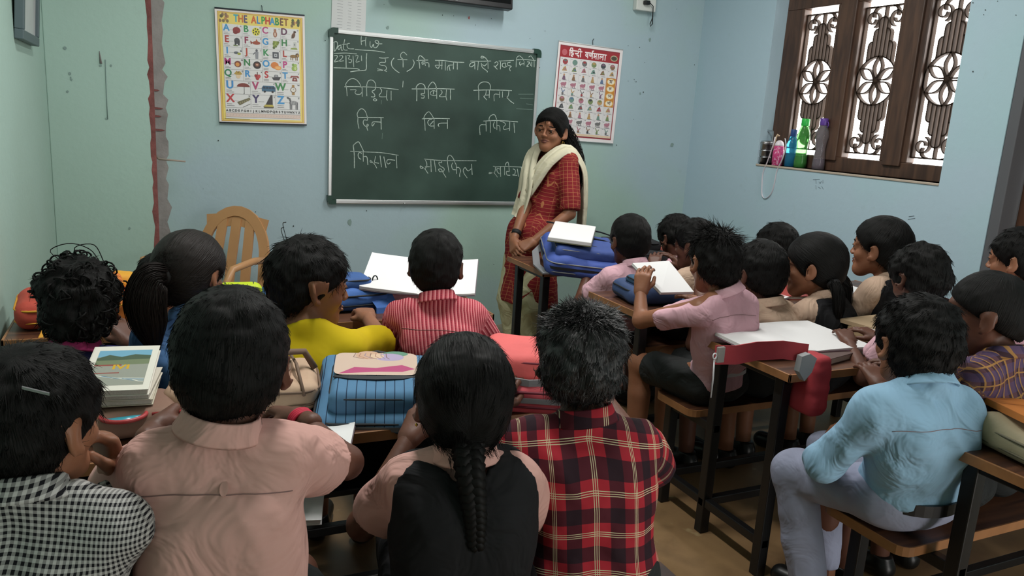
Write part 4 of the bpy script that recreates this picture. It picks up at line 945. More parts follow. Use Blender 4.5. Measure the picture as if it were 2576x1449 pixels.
for yy in (.002, -ch): MB().tube([(0, yy, .002), (cw, yy, .002)], .004, 8).build('edge_strip', mat('strip_dark', '3c4048', .5), ac)
b = MB(); b.tube([(cw*.52, .003, 0), (cw*.52, .03, -.006), (cw*.515, .035, -.012)], .0018, 6); b.build('hanging_loop', mat('wire', '4a5054', .5, metal=.6), ac)
# Hindi letters chart
TL = onY(1406, 103.4, YF-.012); TR = onY(1567.5, 126.3, YF-.012); BL = onY(1392, 349, YF-.012); cw = (TR-TL).length; ch = (BL-TL).length
tilt = math.degrees(math.atan2(TR.z-TL.z, TR.x-TL.x))
hc_ = empty('hindi_chart', TL, 0, 'hanging Hindi letters chart with red heading right of the chalkboard, behind the teacher', 'chart', 'wall charts'); hang(hc_, TL, tilt)
sheet(cw, ch).build('paper', PAPER, hc_); p = Print(); W_, H_ = cw, ch
p.rect(0, -H_, W_, 0, 'e2dcdc'); p.rect(W_*.03, -H_*.965, W_*.955, -H_*.03, '8a3038'); p.rect(W_*.045, -H_*.95, W_*.94, -H_*.145, 'd6d4d4'); p.rect(W_*.03, -H_*.15, W_*.955, -H_*.045, '9a2830')
def deva(strokes, ox, oy, sx, sy, w, c):
    for st in strokes: p.line([(ox+x*sx, oy+y*sy) for x, y in st], w, c)
# the heading, letter by letter: each stroke on a 0..1 grid hanging from its head line
HI = [[(0, 0), (.9, 0)], [(.12, 0), (.12, -.9)], [(.12, 0), (.2, .4), (.5, .42), (.58, 0)], [(.58, 0), (.58, -.2), (.35, -.25), (.36, -.45), (.7, -.45), (.72, -.7), (.45, -.75), (.4, -.95), (.62, -1)]]
NDI = [[(0, 0), (1.25, 0)], [(.08, -.4), (.18, -.5), (.3, -.4), (.55, -.4)], [(.62, 0), (.62, -.3), (.42, -.4), (.42, -.7), (.62, -.8), (.72, -.65), (.66, -1)], [(1.02, 0), (1.02, -.95)], [(1.02, 0), (.95, .4), (.7, .42), (.6, .25)]]
VA = [[(0, 0), (.7, 0)], [(.5, 0), (.5, -.95)], [(.5, -.3), (.2, -.25), (.1, -.5), (.25, -.7), (.5, -.5)]]
NNA = [[(0, 0), (.85, 0)], [(.2, 0), (.2, -.5), (.45, -.55), (.45, 0)], [(.68, 0), (.68, -.95)], [(.7, 0), (.6, .35), (.85, .4)]]
MA = [[(0, 0), (.7, 0)], [(.2, 0), (.2, -.75), (.1, -.62), (.25, -.5), (.5, -.5)], [(.52, 0), (.52, -.95)]]
AA = [[(0, 0), (.4, 0)], [(.2, 0), (.2, -.95)]]
LA = [[(0, 0), (.85, 0)], [(.15, -.8), (.1, -.45), (.25, -.3), (.38, -.55), (.5, -.4), (.65, -.35)], [(.66, 0), (.66, -.95)]]
x = W_*.17; hs_ = H_*.058
for G, ad in ((HI, .95), (NDI, 1.25), (None, .55), (VA, .62), (NNA, .85), (MA, .68), (AA, .4), (LA, .85), (AA, .4)):
    if G: deva(G, x, -H_*.075, W_*.088, hs_, W_*.014, 'e8dede')
    x += ad*W_*.088
p.ell(W_*.87, -H_*.10, W_*.058, W_*.04, 'b0a888'); p.ell(W_*.87, -H_*.10, W_*.045, W_*.028, '4a4438'); p.ell(W_*.10, -H_*.10, W_*.04, W_*.04, 'b86068')
nx, ny = 6, 10; gx0, gx1, gy0, gy1 = W_*.05, W_*.935, -H_*.155, -H_*.92
cwid = (gx1-gx0)/nx; chh = (gy0-gy1)/ny; pal = ['9a4044', '74865a', '5a7090', 'b09060', '6a6a6a', '84664e', '765a70', '6a8a80', '404448', 'a87080']
GL = [[(0, 0), (.6, 0)], [(.4, 0), (.4, -.9)], [(.4, -.4), (.1, -.3), (.1, -.7)]]
LT = {(5, 2): [[(0, 0), (.9, 0)], [(.6, 0), (.6, -.9)], [(.1, -.1), (.35, -.15), (.3, -.4), (.15, -.42)], [(.3, -.42), (.4, -.7), (.1, -.85)], [(.35, -.45), (.6, -.45)]], (5, 3): [[(0, 0), (.8, 0)], [(.45, 0), (.45, -.2), (.2, -.3), (.5, -.5), (.2, -.8)], [(.6, -.3), (.7, -.35)]], (5, 4): [[(0, 0), (.9, 0)], [(.65, 0), (.65, -.9)], [(.1, -.3), (.4, -.35), (.2, -.8)], [(.4, -.4), (.65, -.4)]], (5, 5): NNA}
for j in range(ny):
    for i in range(nx):
        cx = gx0+(i+.5)*cwid; cy = gy0-(j+.5)*chh
        if (i, j) in LT:
            p.rect(cx-cwid*.55, cy-chh*.5, cx+cwid*.5, cy+chh*.5, 'c08030'); p.ell(cx, cy, cwid*.42, chh*.42, 'e2c88a', 16); p.ell(cx, cy, cwid*.34, chh*.34, 'e4dcc8', 16); deva(LT[(i, j)], cx-cwid*.2, cy+chh*.2, cwid*.45, chh*.42, .0035, '4a3018'); continue
        c = pal[(i*7+j*3+i*j) % 10]; c2 = pal[(i*3+j*5+4) % 10]; k = (i*5+j*7) % 5; r = cwid*.27
        if k == 0: p.ell(cx, cy, r, r*.9, c); p.ell(cx, cy+r*.4, r*.6, r*.35, c2, 9)
        elif k == 1: p.ell(cx, cy, r*1.1, r*.55, c); p.ell(cx+r*.8, cy+r*.4, r*.35, r*.35, c, 9); [p.rect(cx+r*x, cy-r, cx+r*(x+.25), cy-r*.2, c) for x in (-.8, -.2, .5)]
        elif k == 2: p.poly([(cx-r, cy-r*.6), (cx+r*.9, cy-r*.5), (cx+r*.3, cy+r), (cx-r*.4, cy+r*.6)], c); p.ell(cx+r*.2, cy, r*.4, r*.3, c2, 9)
        elif k == 3: p.line([(cx-r*.6, cy+r), (cx, cy-r*.2), (cx+r*.7, cy+r*.5)], r*.28, c); p.ell(cx, cy-r*.6, r*.45, r*.4, c2, 9)
        else: p.ell(cx, cy+r*.6, r*.35, r*.35, 'b08868', 9); p.poly([(cx-r*.7, cy-r), (cx+r*.7, cy-r), (cx+r*.35, cy+r*.3), (cx-r*.35, cy+r*.3)], c)
        p.line([(cx-cwid*.42, cy+chh*.36), (cx-cwid*.3, cy+chh*.36)], .002, '606068'); p.line([(cx-cwid*.1, cy-chh*.43), (cx+cwid*.3, cy-chh*.43)], .0022, '54545c')
    if j: p.line([(gx0, gy0-j*chh), (gx1-cwid*(1.1 if 2 <= j <= 6 else 0), gy0-j*chh)], .0009, 'a8a8ac')
for i in range(1, nx): p.line([(gx0+i*cwid, gy0), (gx0+i*cwid, gy1)], .0009, 'b0b0b4')
p.rect(gx0, -H_*.948, gx1, -H_*.925, 'd8c0a4'); p.build('print', hc_)
for yy in (.002, -ch): MB().tube([(0, yy, .002), (cw, yy, .002)], .003, 8).build('edge_strip', mat('strip_white', 'c8cccc', .5), hc_)
b = MB(); b.tube([(cw*.52, .0, 0), (cw*.515, .035, -.006), (cw*.53, .045, -.004)], .0022, 6); b.build('hanging_loop', mat('wire', '4a5054', .5), hc_)
# ---- white notice sheet above the board
TL = onY(836, -30, YF-.004); nt_ = empty('notice_sheet', TL, 0, 'white paper notice stuck above the left corner of the chalkboard', 'paper'); hang(nt_, TL, -1)
sheet(.19, .235).build('paper', mat('notice_paper', 'c4c6c6', .6), nt_); p = Print()
for j in range(12):
    for k, (a, l) in enumerate(((.03, .03), (.09, .018), (.14, .022))): p.line([(a+rng.uniform(-.004, .004), -.03-j*.0155), (a+l, -.03-j*.0155)], .002, '8a8e92')
p.build('print', nt_)
# ---- television
tv = empty('television', onY(1285, 27, YF-.10), 0, 'black flat television on the wall above the chalkboard', 'television'); tv.rotation_euler = (R_(-6), 0, 0)
b = MB(); b.box((-.735, -.03, 0), (0, .03, .44), .006); b.build('casing', mat('tv_black', '17181a', .35), tv)
MB().box((-.72, -.032, .03), (-.015, -.029, .425)).build('screen', mat('tv_screen', '08090b', .08), tv)
MB().box((-.385, -.0335, .012), (-.35, -.0305, .019)).build('badge', mat('badge_silver', 'b8bcc0', .3, metal=.6), tv)
MB().box((-.45, .03, .12), (-.28, .075, .34)).build('wall_bracket', mat('bracket', '303236', .5), tv)
# ---- switchboard with a plug and its looped lead
sb = empty('switchboard', onY(1591, 26, YF-.001), 0, 'white switch box with black plug near the top of the front wall', 'switchboard'); S1 = .0
b = MB(); b.box((0, -.045, 0), (.15, 0, .16), .006); b.build('box', mat('switch_plastic', 'c9cdc8', .4), sb)
for k in range(3): MB().box((.025+.04*k, -.05, .10), (.05+.04*k, -.045, .135), .002).build('switch', mat('switch_white', 'dfe0dc', .3), sb)
PL = mat('plug_black', '101113', .4)
b = MB(); b.box((.045, -.075, .035), (.085, -.045, .062), .006); b.tube([(.085, -.065, .05), (.11, -.07, .03), (.12, -.06, -.04), (.13, -.05, -.075), (.122, -.04, -.09), (.115, -.045, -.075), (.135, -.04, -.03), (.14, -.02, .03)], .0032, 8); b.build('plug', PL, sb)
# ---- picture frame on the left wall
p0 = onX(78, 115, XL); pf = empty('picture_frame', (XL, p0.y, p0.z), 0, 'tilted grey picture frame high on the left wall, cut by the frame edge', 'picture frame'); pf.rotation_euler = (0, R_(4), 0)
b = MB(); yl = -.47; b.box((0, yl, 0), (.03, 0, .035), .003); b.box((0, yl, .5), (.03, 0, .535), .003); b.box((0, yl, .035), (.03, yl+.035, .5), .003); b.box((0, -.035, .035), (.03, 0, .5), .003); b.build('frame', mat('frame_grey', '4f5e62', .5), pf)
MB().box((.005, yl+.03, .03), (.018, -.03, .505)).build('picture', mat('picture_pale', 'b4b6b6', .3, var=.12, vscale=5), pf)
# ---- chalkboard
bTL = onY(829.5, 70.5, YF-.02); bTR = onY(1359.5, 125.5, YF-.02); bBL = onY(825, 511.5, YF-.02)
BW = (bTR.x-bTL.x); BH = bTL.z-bBL.z
cb = empty('chalkboard', (bTL.x, YF, bBL.z), 0, 'green chalkboard with aluminium frame and white Hindi chalk writing on the front wall', 'chalkboard')
m = bpy.data.materials.new('board_green'); m.use_nodes = True; nt = m.node_tree; bs = nt.nodes['Principled BSDF']; tc = N(nt, 'ShaderNodeTexCoord')
n1 = N(nt, 'ShaderNodeTexNoise'); n1.inputs['Scale'].default_value = 3; n1.inputs['Detail'].default_value = 6; nt.links.new(tc.outputs['Object'], n1.inputs['Vector']); r1 = N(nt, 'ShaderNodeMapRange'); r1.inputs[1].default_value = .3; r1.inputs[2].default_value = .75; nt.links.new(n1.outputs['Fac'], r1.inputs[0])
nt.links.new(mixc(nt, r1.outputs[0], srgb('20342d'), srgb('3a5048')), bs.inputs['Base Color']); bs.inputs['Roughness'].default_value = .5; bs.inputs['Specular IOR Level'].default_value = .35
MB().box((.012, -.018, .012), (BW-.012, -.002, BH-.012)).build('board', m, cb)
ALU = mat('aluminium', 'c2c4c4', .35, metal=.75); fr = MB()
for lo, hi in (((0, -.024, BH-.024), (BW, 0, BH)), ((0, -.026, 0), (BW, 0, .024)), ((0, -.024, .02), (.020, 0, BH-.02)), ((BW-.020, -.024, .02), (BW, 0, BH-.02))): fr.box(lo, hi, .003)
fr.box((.01, -.0275, BH-.015), (BW-.01, -.024, BH-.009)); fr.box((.01, -.0295, .009), (BW-.01, -.026, .015)); fr.build('frame', ALU, cb)
for cx, cz in ((0, 0), (BW, 0), (0, BH), (BW, BH)):
    sx, sz = (1 if cx == 0 else -1), (1 if cz == 0 else -1); L = .046
    pts = [(L, -.005), (.018, -.005)]+[(.018-.023*math.sin(R_(a)), .018-.023*math.cos(R_(a))) for a in (0, 30, 60, 90)]+[(-.005, L), (.024, L), (.024, .024), (L, .024)]
    pts = [(cx+sx*x, cz+sz*z) for x, z in pts]; 
    if sx*sz < 0: pts = pts[::-1]
    b = MB(); b.prism(pts, 0, .03, T=Matrix.Rotation(R_(90), 4, 'X')); b.build('corner_cap', mat('cap_green', '17392f', .4), cb)
MB().tube([(.45, -.028, .006), (.455, -.034, .004)], .004, 6).build('hook', ALU, cb)
# chalk writing, stroke by stroke, on the plane of the board
CH = []
def chalk(x0, y0, sts, k=8.587):
    for st in sts: CH.append([(x0+x/k, y0+y/k) for x, y in st])
chalk(830, 70, [[(90, 310), (92, 490), (115, 490), (160, 400), (155, 310), (110, 300), (75, 320)], [(250, 370), (190, 390), (170, 440), (200, 470), (245, 400), (250, 480), (280, 480)], [(320, 250), (300, 350), (290, 440), (320, 480), (380, 480)], [(270, 360), (360, 350)], [(430, 335), (380, 345), (370, 400), (410, 450), (520, 455)],
    [(680, 165), (672, 270), (682, 370)], [(682, 290), (760, 270)], [(778, 200), (768, 300), (775, 400)], [(868, 290), (866, 380), (900, 425), (940, 350), (950, 420), (1000, 425), (1045, 370), (1050, 300), (1010, 270), (975, 290), (1000, 330), (1060, 345), (1130, 345)], [(540, 465), (700, 480), (950, 495), (1185, 530)],
    [(85, 552), (350, 545), (580, 565)], [(90, 605), (150, 600), (155, 640), (95, 735), (190, 715)], [(200, 610), (260, 600), (275, 640), (205, 720), (300, 710)], [(345, 595), (350, 860)], [(375, 600), (430, 600), (400, 670), (465, 690), (455, 750), (405, 745)], [(498, 600), (515, 850)], [(545, 610), (600, 595), (600, 640), (560, 740), (640, 725)], [(680, 600), (685, 715)],
    [(80, 862), (330, 870), (560, 880), (640, 905)], [(795, 550), (785, 700), (785, 880), (740, 920), (580, 930), (440, 950)],
    [(1060, 645), (1150, 655), (1270, 645)], [(1190, 655), (1200, 740), (1100, 745), (1065, 780), (1110, 810), (1190, 820), (1220, 870), (1190, 915), (1020, 930)], [(1020, 885), (1130, 910), (1230, 945)],
    [(1385, 650), (1330, 730), (1340, 830), (1410, 910), (1500, 975)], [(1530, 640), (1530, 570), (1590, 525), (1665, 590)], [(1530, 640), (1575, 690), (1580, 855)], [(1460, 685), (1670, 690)], [(1790, 685), (1820, 760), (1770, 870), (1660, 945)],
    [(1870, 705), (2000, 700), (2120, 695)], [(1940, 880), (1930, 760), (1910, 660), (1955, 600), (2060, 690)], [(2060, 690), (2045, 750), (2065, 820)], [(2060, 740), (1990, 740), (2000, 790), (2050, 760), (2130, 760), (2140, 855)]])
chalk(1070, 90, [[(210, 530), (400, 535), (600, 565), (840, 575)], [(295, 545), (300, 640), (290, 690), (260, 700), (215, 640), (370, 640)], [(360, 555), (355, 725)], [(430, 560), (430, 750)], [(610, 570), (605, 725)], [(605, 630), (510, 640), (475, 690), (478, 750)], [(510, 650), (535, 760)], [(690, 580), (690, 730)],
    [(970, 545), (1200, 550), (1420, 545)], [(1065, 560), (1070, 725)], [(1065, 570), (985, 590), (955, 650), (1000, 670), (1065, 620)], [(1145, 560), (1130, 740)], [(1210, 590), (1230, 680), (1330, 760), (1335, 790)], [(1230, 620), (1280, 650), (1330, 600)], [(1350, 560), (1355, 715)], [(1350, 545), (1290, 470), (1220, 440), (1205, 480), (1290, 470)],
    [(1585, 545), (1750, 540), (1910, 530)], [(1495, 590), (1540, 560), (1570, 600), (1520, 660), (1475, 650), (1510, 680), (1555, 725)], [(1625, 560), (1622, 725)], [(1740, 590), (1670, 600), (1665, 660), (1720, 680), (1770, 650)], [(1730, 600), (1740, 680)], [(1840, 570), (1770, 590), (1790, 640), (1860, 660), (1820, 700), (1835, 765)],
    [(1960, 520), (2150, 515), (2380, 535)], [(1960, 680), (1965, 520), (1985, 460), (2040, 435), (2110, 500), (2125, 540)], [(2050, 560), (2030, 600), (2060, 650)], [(2040, 620), (2130, 600)], [(2135, 550), (2130, 640)], [(2200, 560), (2250, 580), (2190, 660), (2230, 660)], [(2250, 560), (2280, 650)], [(2300, 560), (2300, 670)], [(2350, 545), (2350, 680)], [(2230, 460), (2280, 435), (2310, 470), (2360, 545)]])
chalk(850, 180, [[(200, 530), (190, 400), (180, 320), (170, 270), (240, 180), (320, 152), (400, 180), (470, 260), (505, 350)], [(140, 330), (300, 325), (700, 335), (1000, 355), (1310, 390)], [(265, 395), (390, 395), (370, 450), (400, 490), (480, 490), (515, 450)], [(522, 320), (525, 545)], [(625, 530), (620, 340), (640, 230), (690, 185), (760, 195), (810, 260), (820, 340)], [(815, 345), (795, 395), (735, 430), (790, 490), (790, 545), (715, 545)], [(800, 580), (765, 610), (800, 635), (840, 615), (800, 580)], [(910, 365), (945, 400), (930, 460), (890, 510), (920, 545), (1050, 545)], [(1060, 405), (1050, 560), (1070, 625)], [(1150, 415), (1150, 620)],
    [(1595, 375), (1900, 375), (2200, 370), (2520, 380)], [(1702, 640), (1705, 400), (1690, 340), (1740, 275), (1805, 260), (1870, 300), (1890, 380)], [(1865, 390), (1870, 470), (1800, 480), (1810, 510), (1860, 520), (1855, 570), (1800, 570)], [(1960, 590), (1950, 400), (1960, 320), (2045, 225), (2110, 290), (2130, 380)], [(2135, 380), (2135, 590)], [(2130, 430), (2060, 410), (2000, 450), (2010, 500), (2090, 520), (2135, 500)], [(2070, 420), (2060, 490)], [(2220, 400), (2250, 430), (2240, 480), (2190, 530), (2240, 545), (2330, 540)], [(2345, 390), (2335, 540), (2355, 625)], [(2430, 390), (2430, 610)], [(1410, 200), (1400, 340)]])
chalk(1060, 190, [[(1125, 320), (1400, 312), (1700, 315), (1955, 325)], [(1240, 530), (1238, 330), (1230, 230), (1280, 160), (1360, 138), (1450, 155), (1490, 220), (1485, 300)], [(1400, 320), (1390, 400), (1350, 450), (1310, 430), (1360, 470), (1415, 530)], [(1370, 425), (1460, 420)], [(1470, 320), (1465, 485)], [(1690, 345), (1690, 480)], [(1690, 410), (1575, 410), (1572, 555)], [(1755, 345), (1750, 475)], [(1890, 330), (1880, 420), (1850, 470), (1800, 470), (1850, 480), (1920, 550), (2000, 605)]])
chalk(860, 260, [[(370, 545), (345, 420), (345, 310), (330, 230), (370, 150), (425, 115), (490, 150), (530, 230), (555, 330), (550, 370)], [(340, 305), (600, 305), (905, 310)], [(550, 365), (480, 360), (460, 420), (490, 480), (540, 500), (575, 470), (545, 450), (540, 520), (560, 590)], [(840, 405), (680, 400), (650, 440), (660, 490), (705, 430)], [(845, 310), (850, 565)],
    [(1730, 335), (2000, 325), (2330, 332)], [(1800, 590), (1790, 400), (1775, 290), (1870, 180), (1940, 250), (1985, 330)], [(1990, 335), (1995, 550)], [(1950, 345), (1880, 360), (1855, 420), (1900, 485), (1990, 490)], [(1975, 385), (1905, 460)], [(2280, 425), (2120, 430), (2080, 470), (2100, 500)], [(2280, 355), (2282, 550)],
    [(270, 1400), (268, 1110), (250, 950), (255, 900), (350, 830), (400, 890), (470, 1040)], [(180, 1035), (500, 1050), (850, 1065), (1225, 1122)], [(425, 1090), (390, 1050), (350, 1110), (370, 1180), (415, 1210)], [(460, 1040), (462, 1260)], [(465, 1150), (540, 1160), (560, 1330)], [(725, 1140), (710, 1230), (685, 1290), (620, 1230), (615, 1270), (690, 1295), (755, 1400)], [(690, 1275), (800, 1295)], [(825, 1130), (855, 1380)], [(905, 1150), (955, 1390)], [(1150, 1230), (1000, 1215), (970, 1270), (1000, 1310), (1050, 1280)], [(1175, 1130), (1190, 1400)]])
chalk(1060, 270, [[(1340, 297), (1600, 285), (1850, 295), (2085, 315)], [(1395, 290), (1400, 520)], [(1395, 375), (1265, 395), (1268, 600)], [(1490, 550), (1488, 310), (1460, 270), (1480, 200), (1540, 160), (1590, 170), (1625, 260)], [(1630, 270), (1630, 490)], [(1580, 310), (1555, 380), (1570, 440), (1600, 450)], [(1640, 395), (1690, 410), (1700, 520)], [(1700, 300), (1790, 330), (1815, 380), (1770, 430), (1790, 480), (1890, 455)], [(1910, 310), (1905, 510)], [(2000, 330), (2012, 555)]])
chalk(1040, 370, [[(230, 258), (600, 290), (900, 292), (1360, 295)], [(260, 280), (290, 360), (280, 430), (235, 460), (150, 405), (160, 460), (235, 460), (315, 570)], [(250, 425), (350, 425)], [(375, 285), (385, 535)], [(450, 285), (485, 535)], [(600, 285), (610, 335), (550, 330), (570, 400), (660, 460), (650, 520), (570, 530), (545, 480), (600, 480), (650, 570), (705, 655)], [(770, 545), (745, 400), (735, 280), (750, 200), (795, 175), (850, 230), (895, 320)], [(895, 330), (925, 400), (930, 580)], [(850, 335), (825, 400), (850, 480), (915, 490)], [(935, 440), (985, 445), (1020, 510), (1000, 580), (1000, 645)], [(1110, 440), (1075, 500), (1100, 580), (1165, 670)], [(1120, 440), (1180, 515), (1245, 470)], [(1255, 365), (1270, 600)],
    [(1770, 430), (2000, 420), (2400, 435)], [(1720, 415), (1760, 420), (1770, 480), (1740, 560), (1650, 545), (1640, 575), (1740, 560), (1815, 650)], [(1880, 430), (1885, 640)], [(1880, 480), (1810, 460), (1810, 530), (1860, 580)], [(1970, 430), (1970, 605)], [(1985, 400), (2000, 350), (2040, 325), (2060, 400), (2070, 530)], [(2070, 530), (2010, 530), (2020, 600), (2090, 610)], [(2150, 470), (2200, 500), (2190, 580), (2140, 605), (2240, 610)], [(2245, 470), (2270, 640)], [(2330, 440), (2330, 640)]])
b = MB(); yb = YF-.0186; rg = random.Random(8)
for st in CH:
    P = [onY(x, y, yb) for x, y in st]; P = [Vector(q) for q in catmull(P, max(3*len(P), 4))] if len(P) > 2 else P
    b.bar(P, .0040*rg.uniform(.85, 1.15), .0006, (0, -1, 0))
o = b.build('chalk_writing', mat('chalk_white', 'a9b8b0', .95, var=.25, vscale=60), cb); o.matrix_parent_inverse = Matrix.Translation(-Vector(cb.location))
b = MB()
for st in ([(1304, 237), (1342, 237)], [(1308, 247), (1342, 248.5)], [(1324, 261), (1340, 264)], [(1299, 273.5), (1340, 275.5)], [(962, 335), (961, 350)], [(960, 252), (959, 262)]):
    b.bar([onY(x, y, yb) for x, y in st], .0025, .0005, (0, -1, 0))
o = b.build('faint_chalk_lines', mat('chalk_faint', '6d8279', .95), cb); o.matrix_parent_inverse = Matrix.Translation(-Vector(cb.location))
# ------------------------------------------------------------------ desks with attached benches
WOODD = wood_mat('desk_wood', '3b241c', '63402c', .35, (2.5, 30, 60)); EDGE = mat('desk_edge', '8a5f3c', .4, var=.25, vscale=12); STEELB = mat('black_steel', '131314', .4, spec=.5)
def desk(x0, x1, y0, y1, label, bench=None, top=.70, shelf=True, bdx=0.0):
    """desk top from y0 (near) to y1 (far); its bench, if any, stands just beyond it (bench = far edge)"""
    r = empty('school_desk', (x0, y0, 0), 0, label, 'desk', 'school desks'); W = x1-x0; D = y1-y0
    MB().box((0, 0, top-.022), (W, D, top), .005).build('desk_top', WOODD, r)
    e = MB(); e.box((-.002, -.002, top-.024), (W+.002, .004, top+.0006), .001); e.box((-.002, -.002, top-.024), (.005, D+.002, top+.0006), .001); e.box((W-.005, -.002, top-.024), (W+.002, D+.002, top+.0006), .001); e.build('edge_strip', EDGE, r)
    if shelf:
        MB().box((.03, .03, top-.16), (W-.03, D-.03, top-.145), .003).build('book_shelf', STEELB, r)
        MB().box((.03, D-.035, top-.15), (W-.03, D-.028, top-.024)).build('back_panel', STEELB, r)
    lg = .036
    for lx in (.03, W-.03-lg):
        for ly in (.05, D-.03-lg):
            MB().box((lx, ly, 0), (lx+lg, ly+lg, top-.022), .003).build('leg', STEELB, r)
        MB().box((lx+.004, .05, top-.05), (lx+lg-.004, D-.03, top-.022), .003).build('top_rail', STEELB, r)
    fy = D-.03-lg
    if bench:
        bz = .43; b0 = D-.005+.02; b1 = bench-y0
        b = MB(); pr = rrect(W, b1-b0, .035, 4); b.prism([(x+W/2+bdx, y+(b0+b1)/2) for x, y in pr], bz-.024, bz); b.build('bench_seat', WOODD, r)
        e = MB(); pts = [(x+W/2+bdx, y+(b0+b1)/2) for x, y in rrect(W+.003, b1-b0+.003, .036, 4)]; e.bar([(x, y, bz-.012) for x, y in pts+pts[:1]], .004, .025, (0, 0, 1)); e.build('bench_edge', EDGE, r)
        for lx in (.03, W-.03-lg):
            MB().box((lx, b1-.03-lg, 0), (lx+lg, b1-.03, bz-.024), .003).build('leg', STEELB, r)
            MB().box((lx+.004, fy, bz-.055), (lx+lg-.004, b1-.03, bz-.024), .003).build('bench_rail', STEELB, r)
        fy = b1-.03-lg
    for lx in (.03, W-.03-lg): MB().box((lx+.004, .05, .10), (lx+lg-.004, fy+lg, .13), .003).build('side_stretcher', STEELB, r)
    MB().box((.03, D-.03-lg+.004, .10), (W-.03, D-.03-.004, .13), .003).build('cross_stretcher', STEELB, r)
    if bench: MB().box((.03, fy+.004, .10), (W-.03, fy+lg-.004, .13), .003).build('cross_stretcher', STEELB, r)
    return r
RX0, RX1 = 1.675, 3.22
desk(1.65, 3.18, 3.14, 3.54, 'front school desk on the right, under the blue backpack beside the teacher', shelf=False)
desk(1.655, 3.20, 2.33, 2.725, 'second school desk on the right, behind the boy in pink nearest the teacher', bench=3.02, shelf=False)
desk(1.685, 3.23, 1.61, 2.01, 'third school desk on the right, with the large open notebook and red strap', bench=2.245, shelf=False)
desk(1.675, 3.22, .70, 1.10, 'nearest school desk on the right, bench under the boy in jeans, orange book on top', bench=1.37, shelf=False, bdx=-.06)
desk(-.385, 1.10, 2.45, 2.84, 'front school desk on the left, with the orange bag at the left wall')
desk(-.385, 1.02, 1.55, 1.94, 'middle school desk on the left, with the blue striped bag on top', bench=2.235)
# the nearest bench on the left, below the frame
r = empty('school_bench', (-.385, 1.04, 0), 0, 'nearest wooden bench on the left, under the children in pink, black and red plaid', 'bench', None)
b = MB(); b.prism([(x+.70, y+.13) for x, y in rrect(1.40, .26, .035, 4)], .406, .43); b.build('bench_seat', WOODD, r)
for lx in (.03, 1.33):
    for ly in (.02, .20): MB().box((lx, ly, 0), (lx+.036, ly+.036, .406), .003).build('leg', STEELB, r)
    MB().box((lx+.004, .02, .10), (lx+.032, .236, .13), .003).build('side_stretcher', STEELB, r)
# ------------------------------------------------------------------ plastic armchair at the front wall
PLAS = mat('plastic_tan', 'b98a5e', .4, var=.08)
c = onY(520, 640, 4.06); ch_ = empty('plastic_chair', (c.x, 3.98, 0), R_(-38), 'tan moulded plastic chair with arched slotted back at the front wall', 'chair')
def cpart(name, b): return b.build(name, PLAS, ch_)
b = MB(); outer = [(.180*math.cos(R_(a)), .60+.24*math.sin(R_(a))) for a in range(0, 181, 12)]; P3 = [(.195, .42)]+outer+[(-.195, .42)]
b.bar([(x, .16+.10*(z-.42)/.4, z) for x, z in P3], .052, .016, (0, -1, .25))
for x in (-.085, 0, .085): b.bar([(x*1.1, .155, .40), (x, .20, .60), (x*.9, .255, .80)], .05, .012, (0, -1, .25))
b.bar([(-.17, .252, .775), (0, .262, .80), (.17, .252, .775)], .07, .012, (0, -1, .25)); cpart('backrest', b)
b = MB(); b.prism([(x, y-.02) for x, y in rrect(.44, .42, .06)], .40, .425); cpart('seat', b)
for sx in (-1, 1):
    b = MB(); b.tube([(sx*.215, .17, .62), (sx*.235, .02, .64), (sx*.235, -.16, .63), (sx*.225, -.21, .55), (sx*.215, -.2, .42)], [.018]*5, 8); cpart('armrest', b)
    for y in (-.2, .17): b = MB(); b.tube([(sx*.20, y, .41), (sx*.22, y*1.15, .2), (sx*.235, y*1.25, .0)], [.026, .022, .018], 8); cpart('leg', b)
# ------------------------------------------------------------------ bags: soft rounded bodies with pockets, piping, straps
def soft(name, m, c0, hx, r, parent, amp=.006, fr=9, seed=1, h=.008, extra=None, pat=True, dent=None):
    c0 = npv(c0); hx = npv(hx); F = Field(*(axis(c0[i]-hx[i]-.03, c0[i]+hx[i]+.03, h) for i in range(3)))
    F.rbox(c0, hx, r, 0)
    for e in (extra or []): F.rbox(npv(e[0]), npv(e[1]), e[2], .015)
    for e in (dent or []): F.ell(npv(e[0]), npv(e[1]), None, .03, 'sub')
    V, Q = F.mesh(); V = smooth_mesh(V, Q, 1); n = normals(V, Q)
    d = amp*vnoise(V, fr, seed)+amp*.5*vnoise(V*npv((1, 1, 2)), fr*2.2, seed+3)
    flat = np.clip((V[:, 2]-(c0[2]-hx[2]))/.02, 0, 1); V = V+n*(d*flat)[:, None]
    return mesh_obj(name, V, Q, m, parent, attr=V), V, Q
def ring(b, w, d, z, r, x0=0, y0=0, cr=.05, rot=None, n=6, sq=True, z2=None):
    P = [Vector((x+x0, y+y0, z if z2 is None else z+(z2-z)*((y/d)+.5))) for x, y in rrect(w, d, cr, 6)]; b.tube(P+[P[0]], r, n, cap=False)
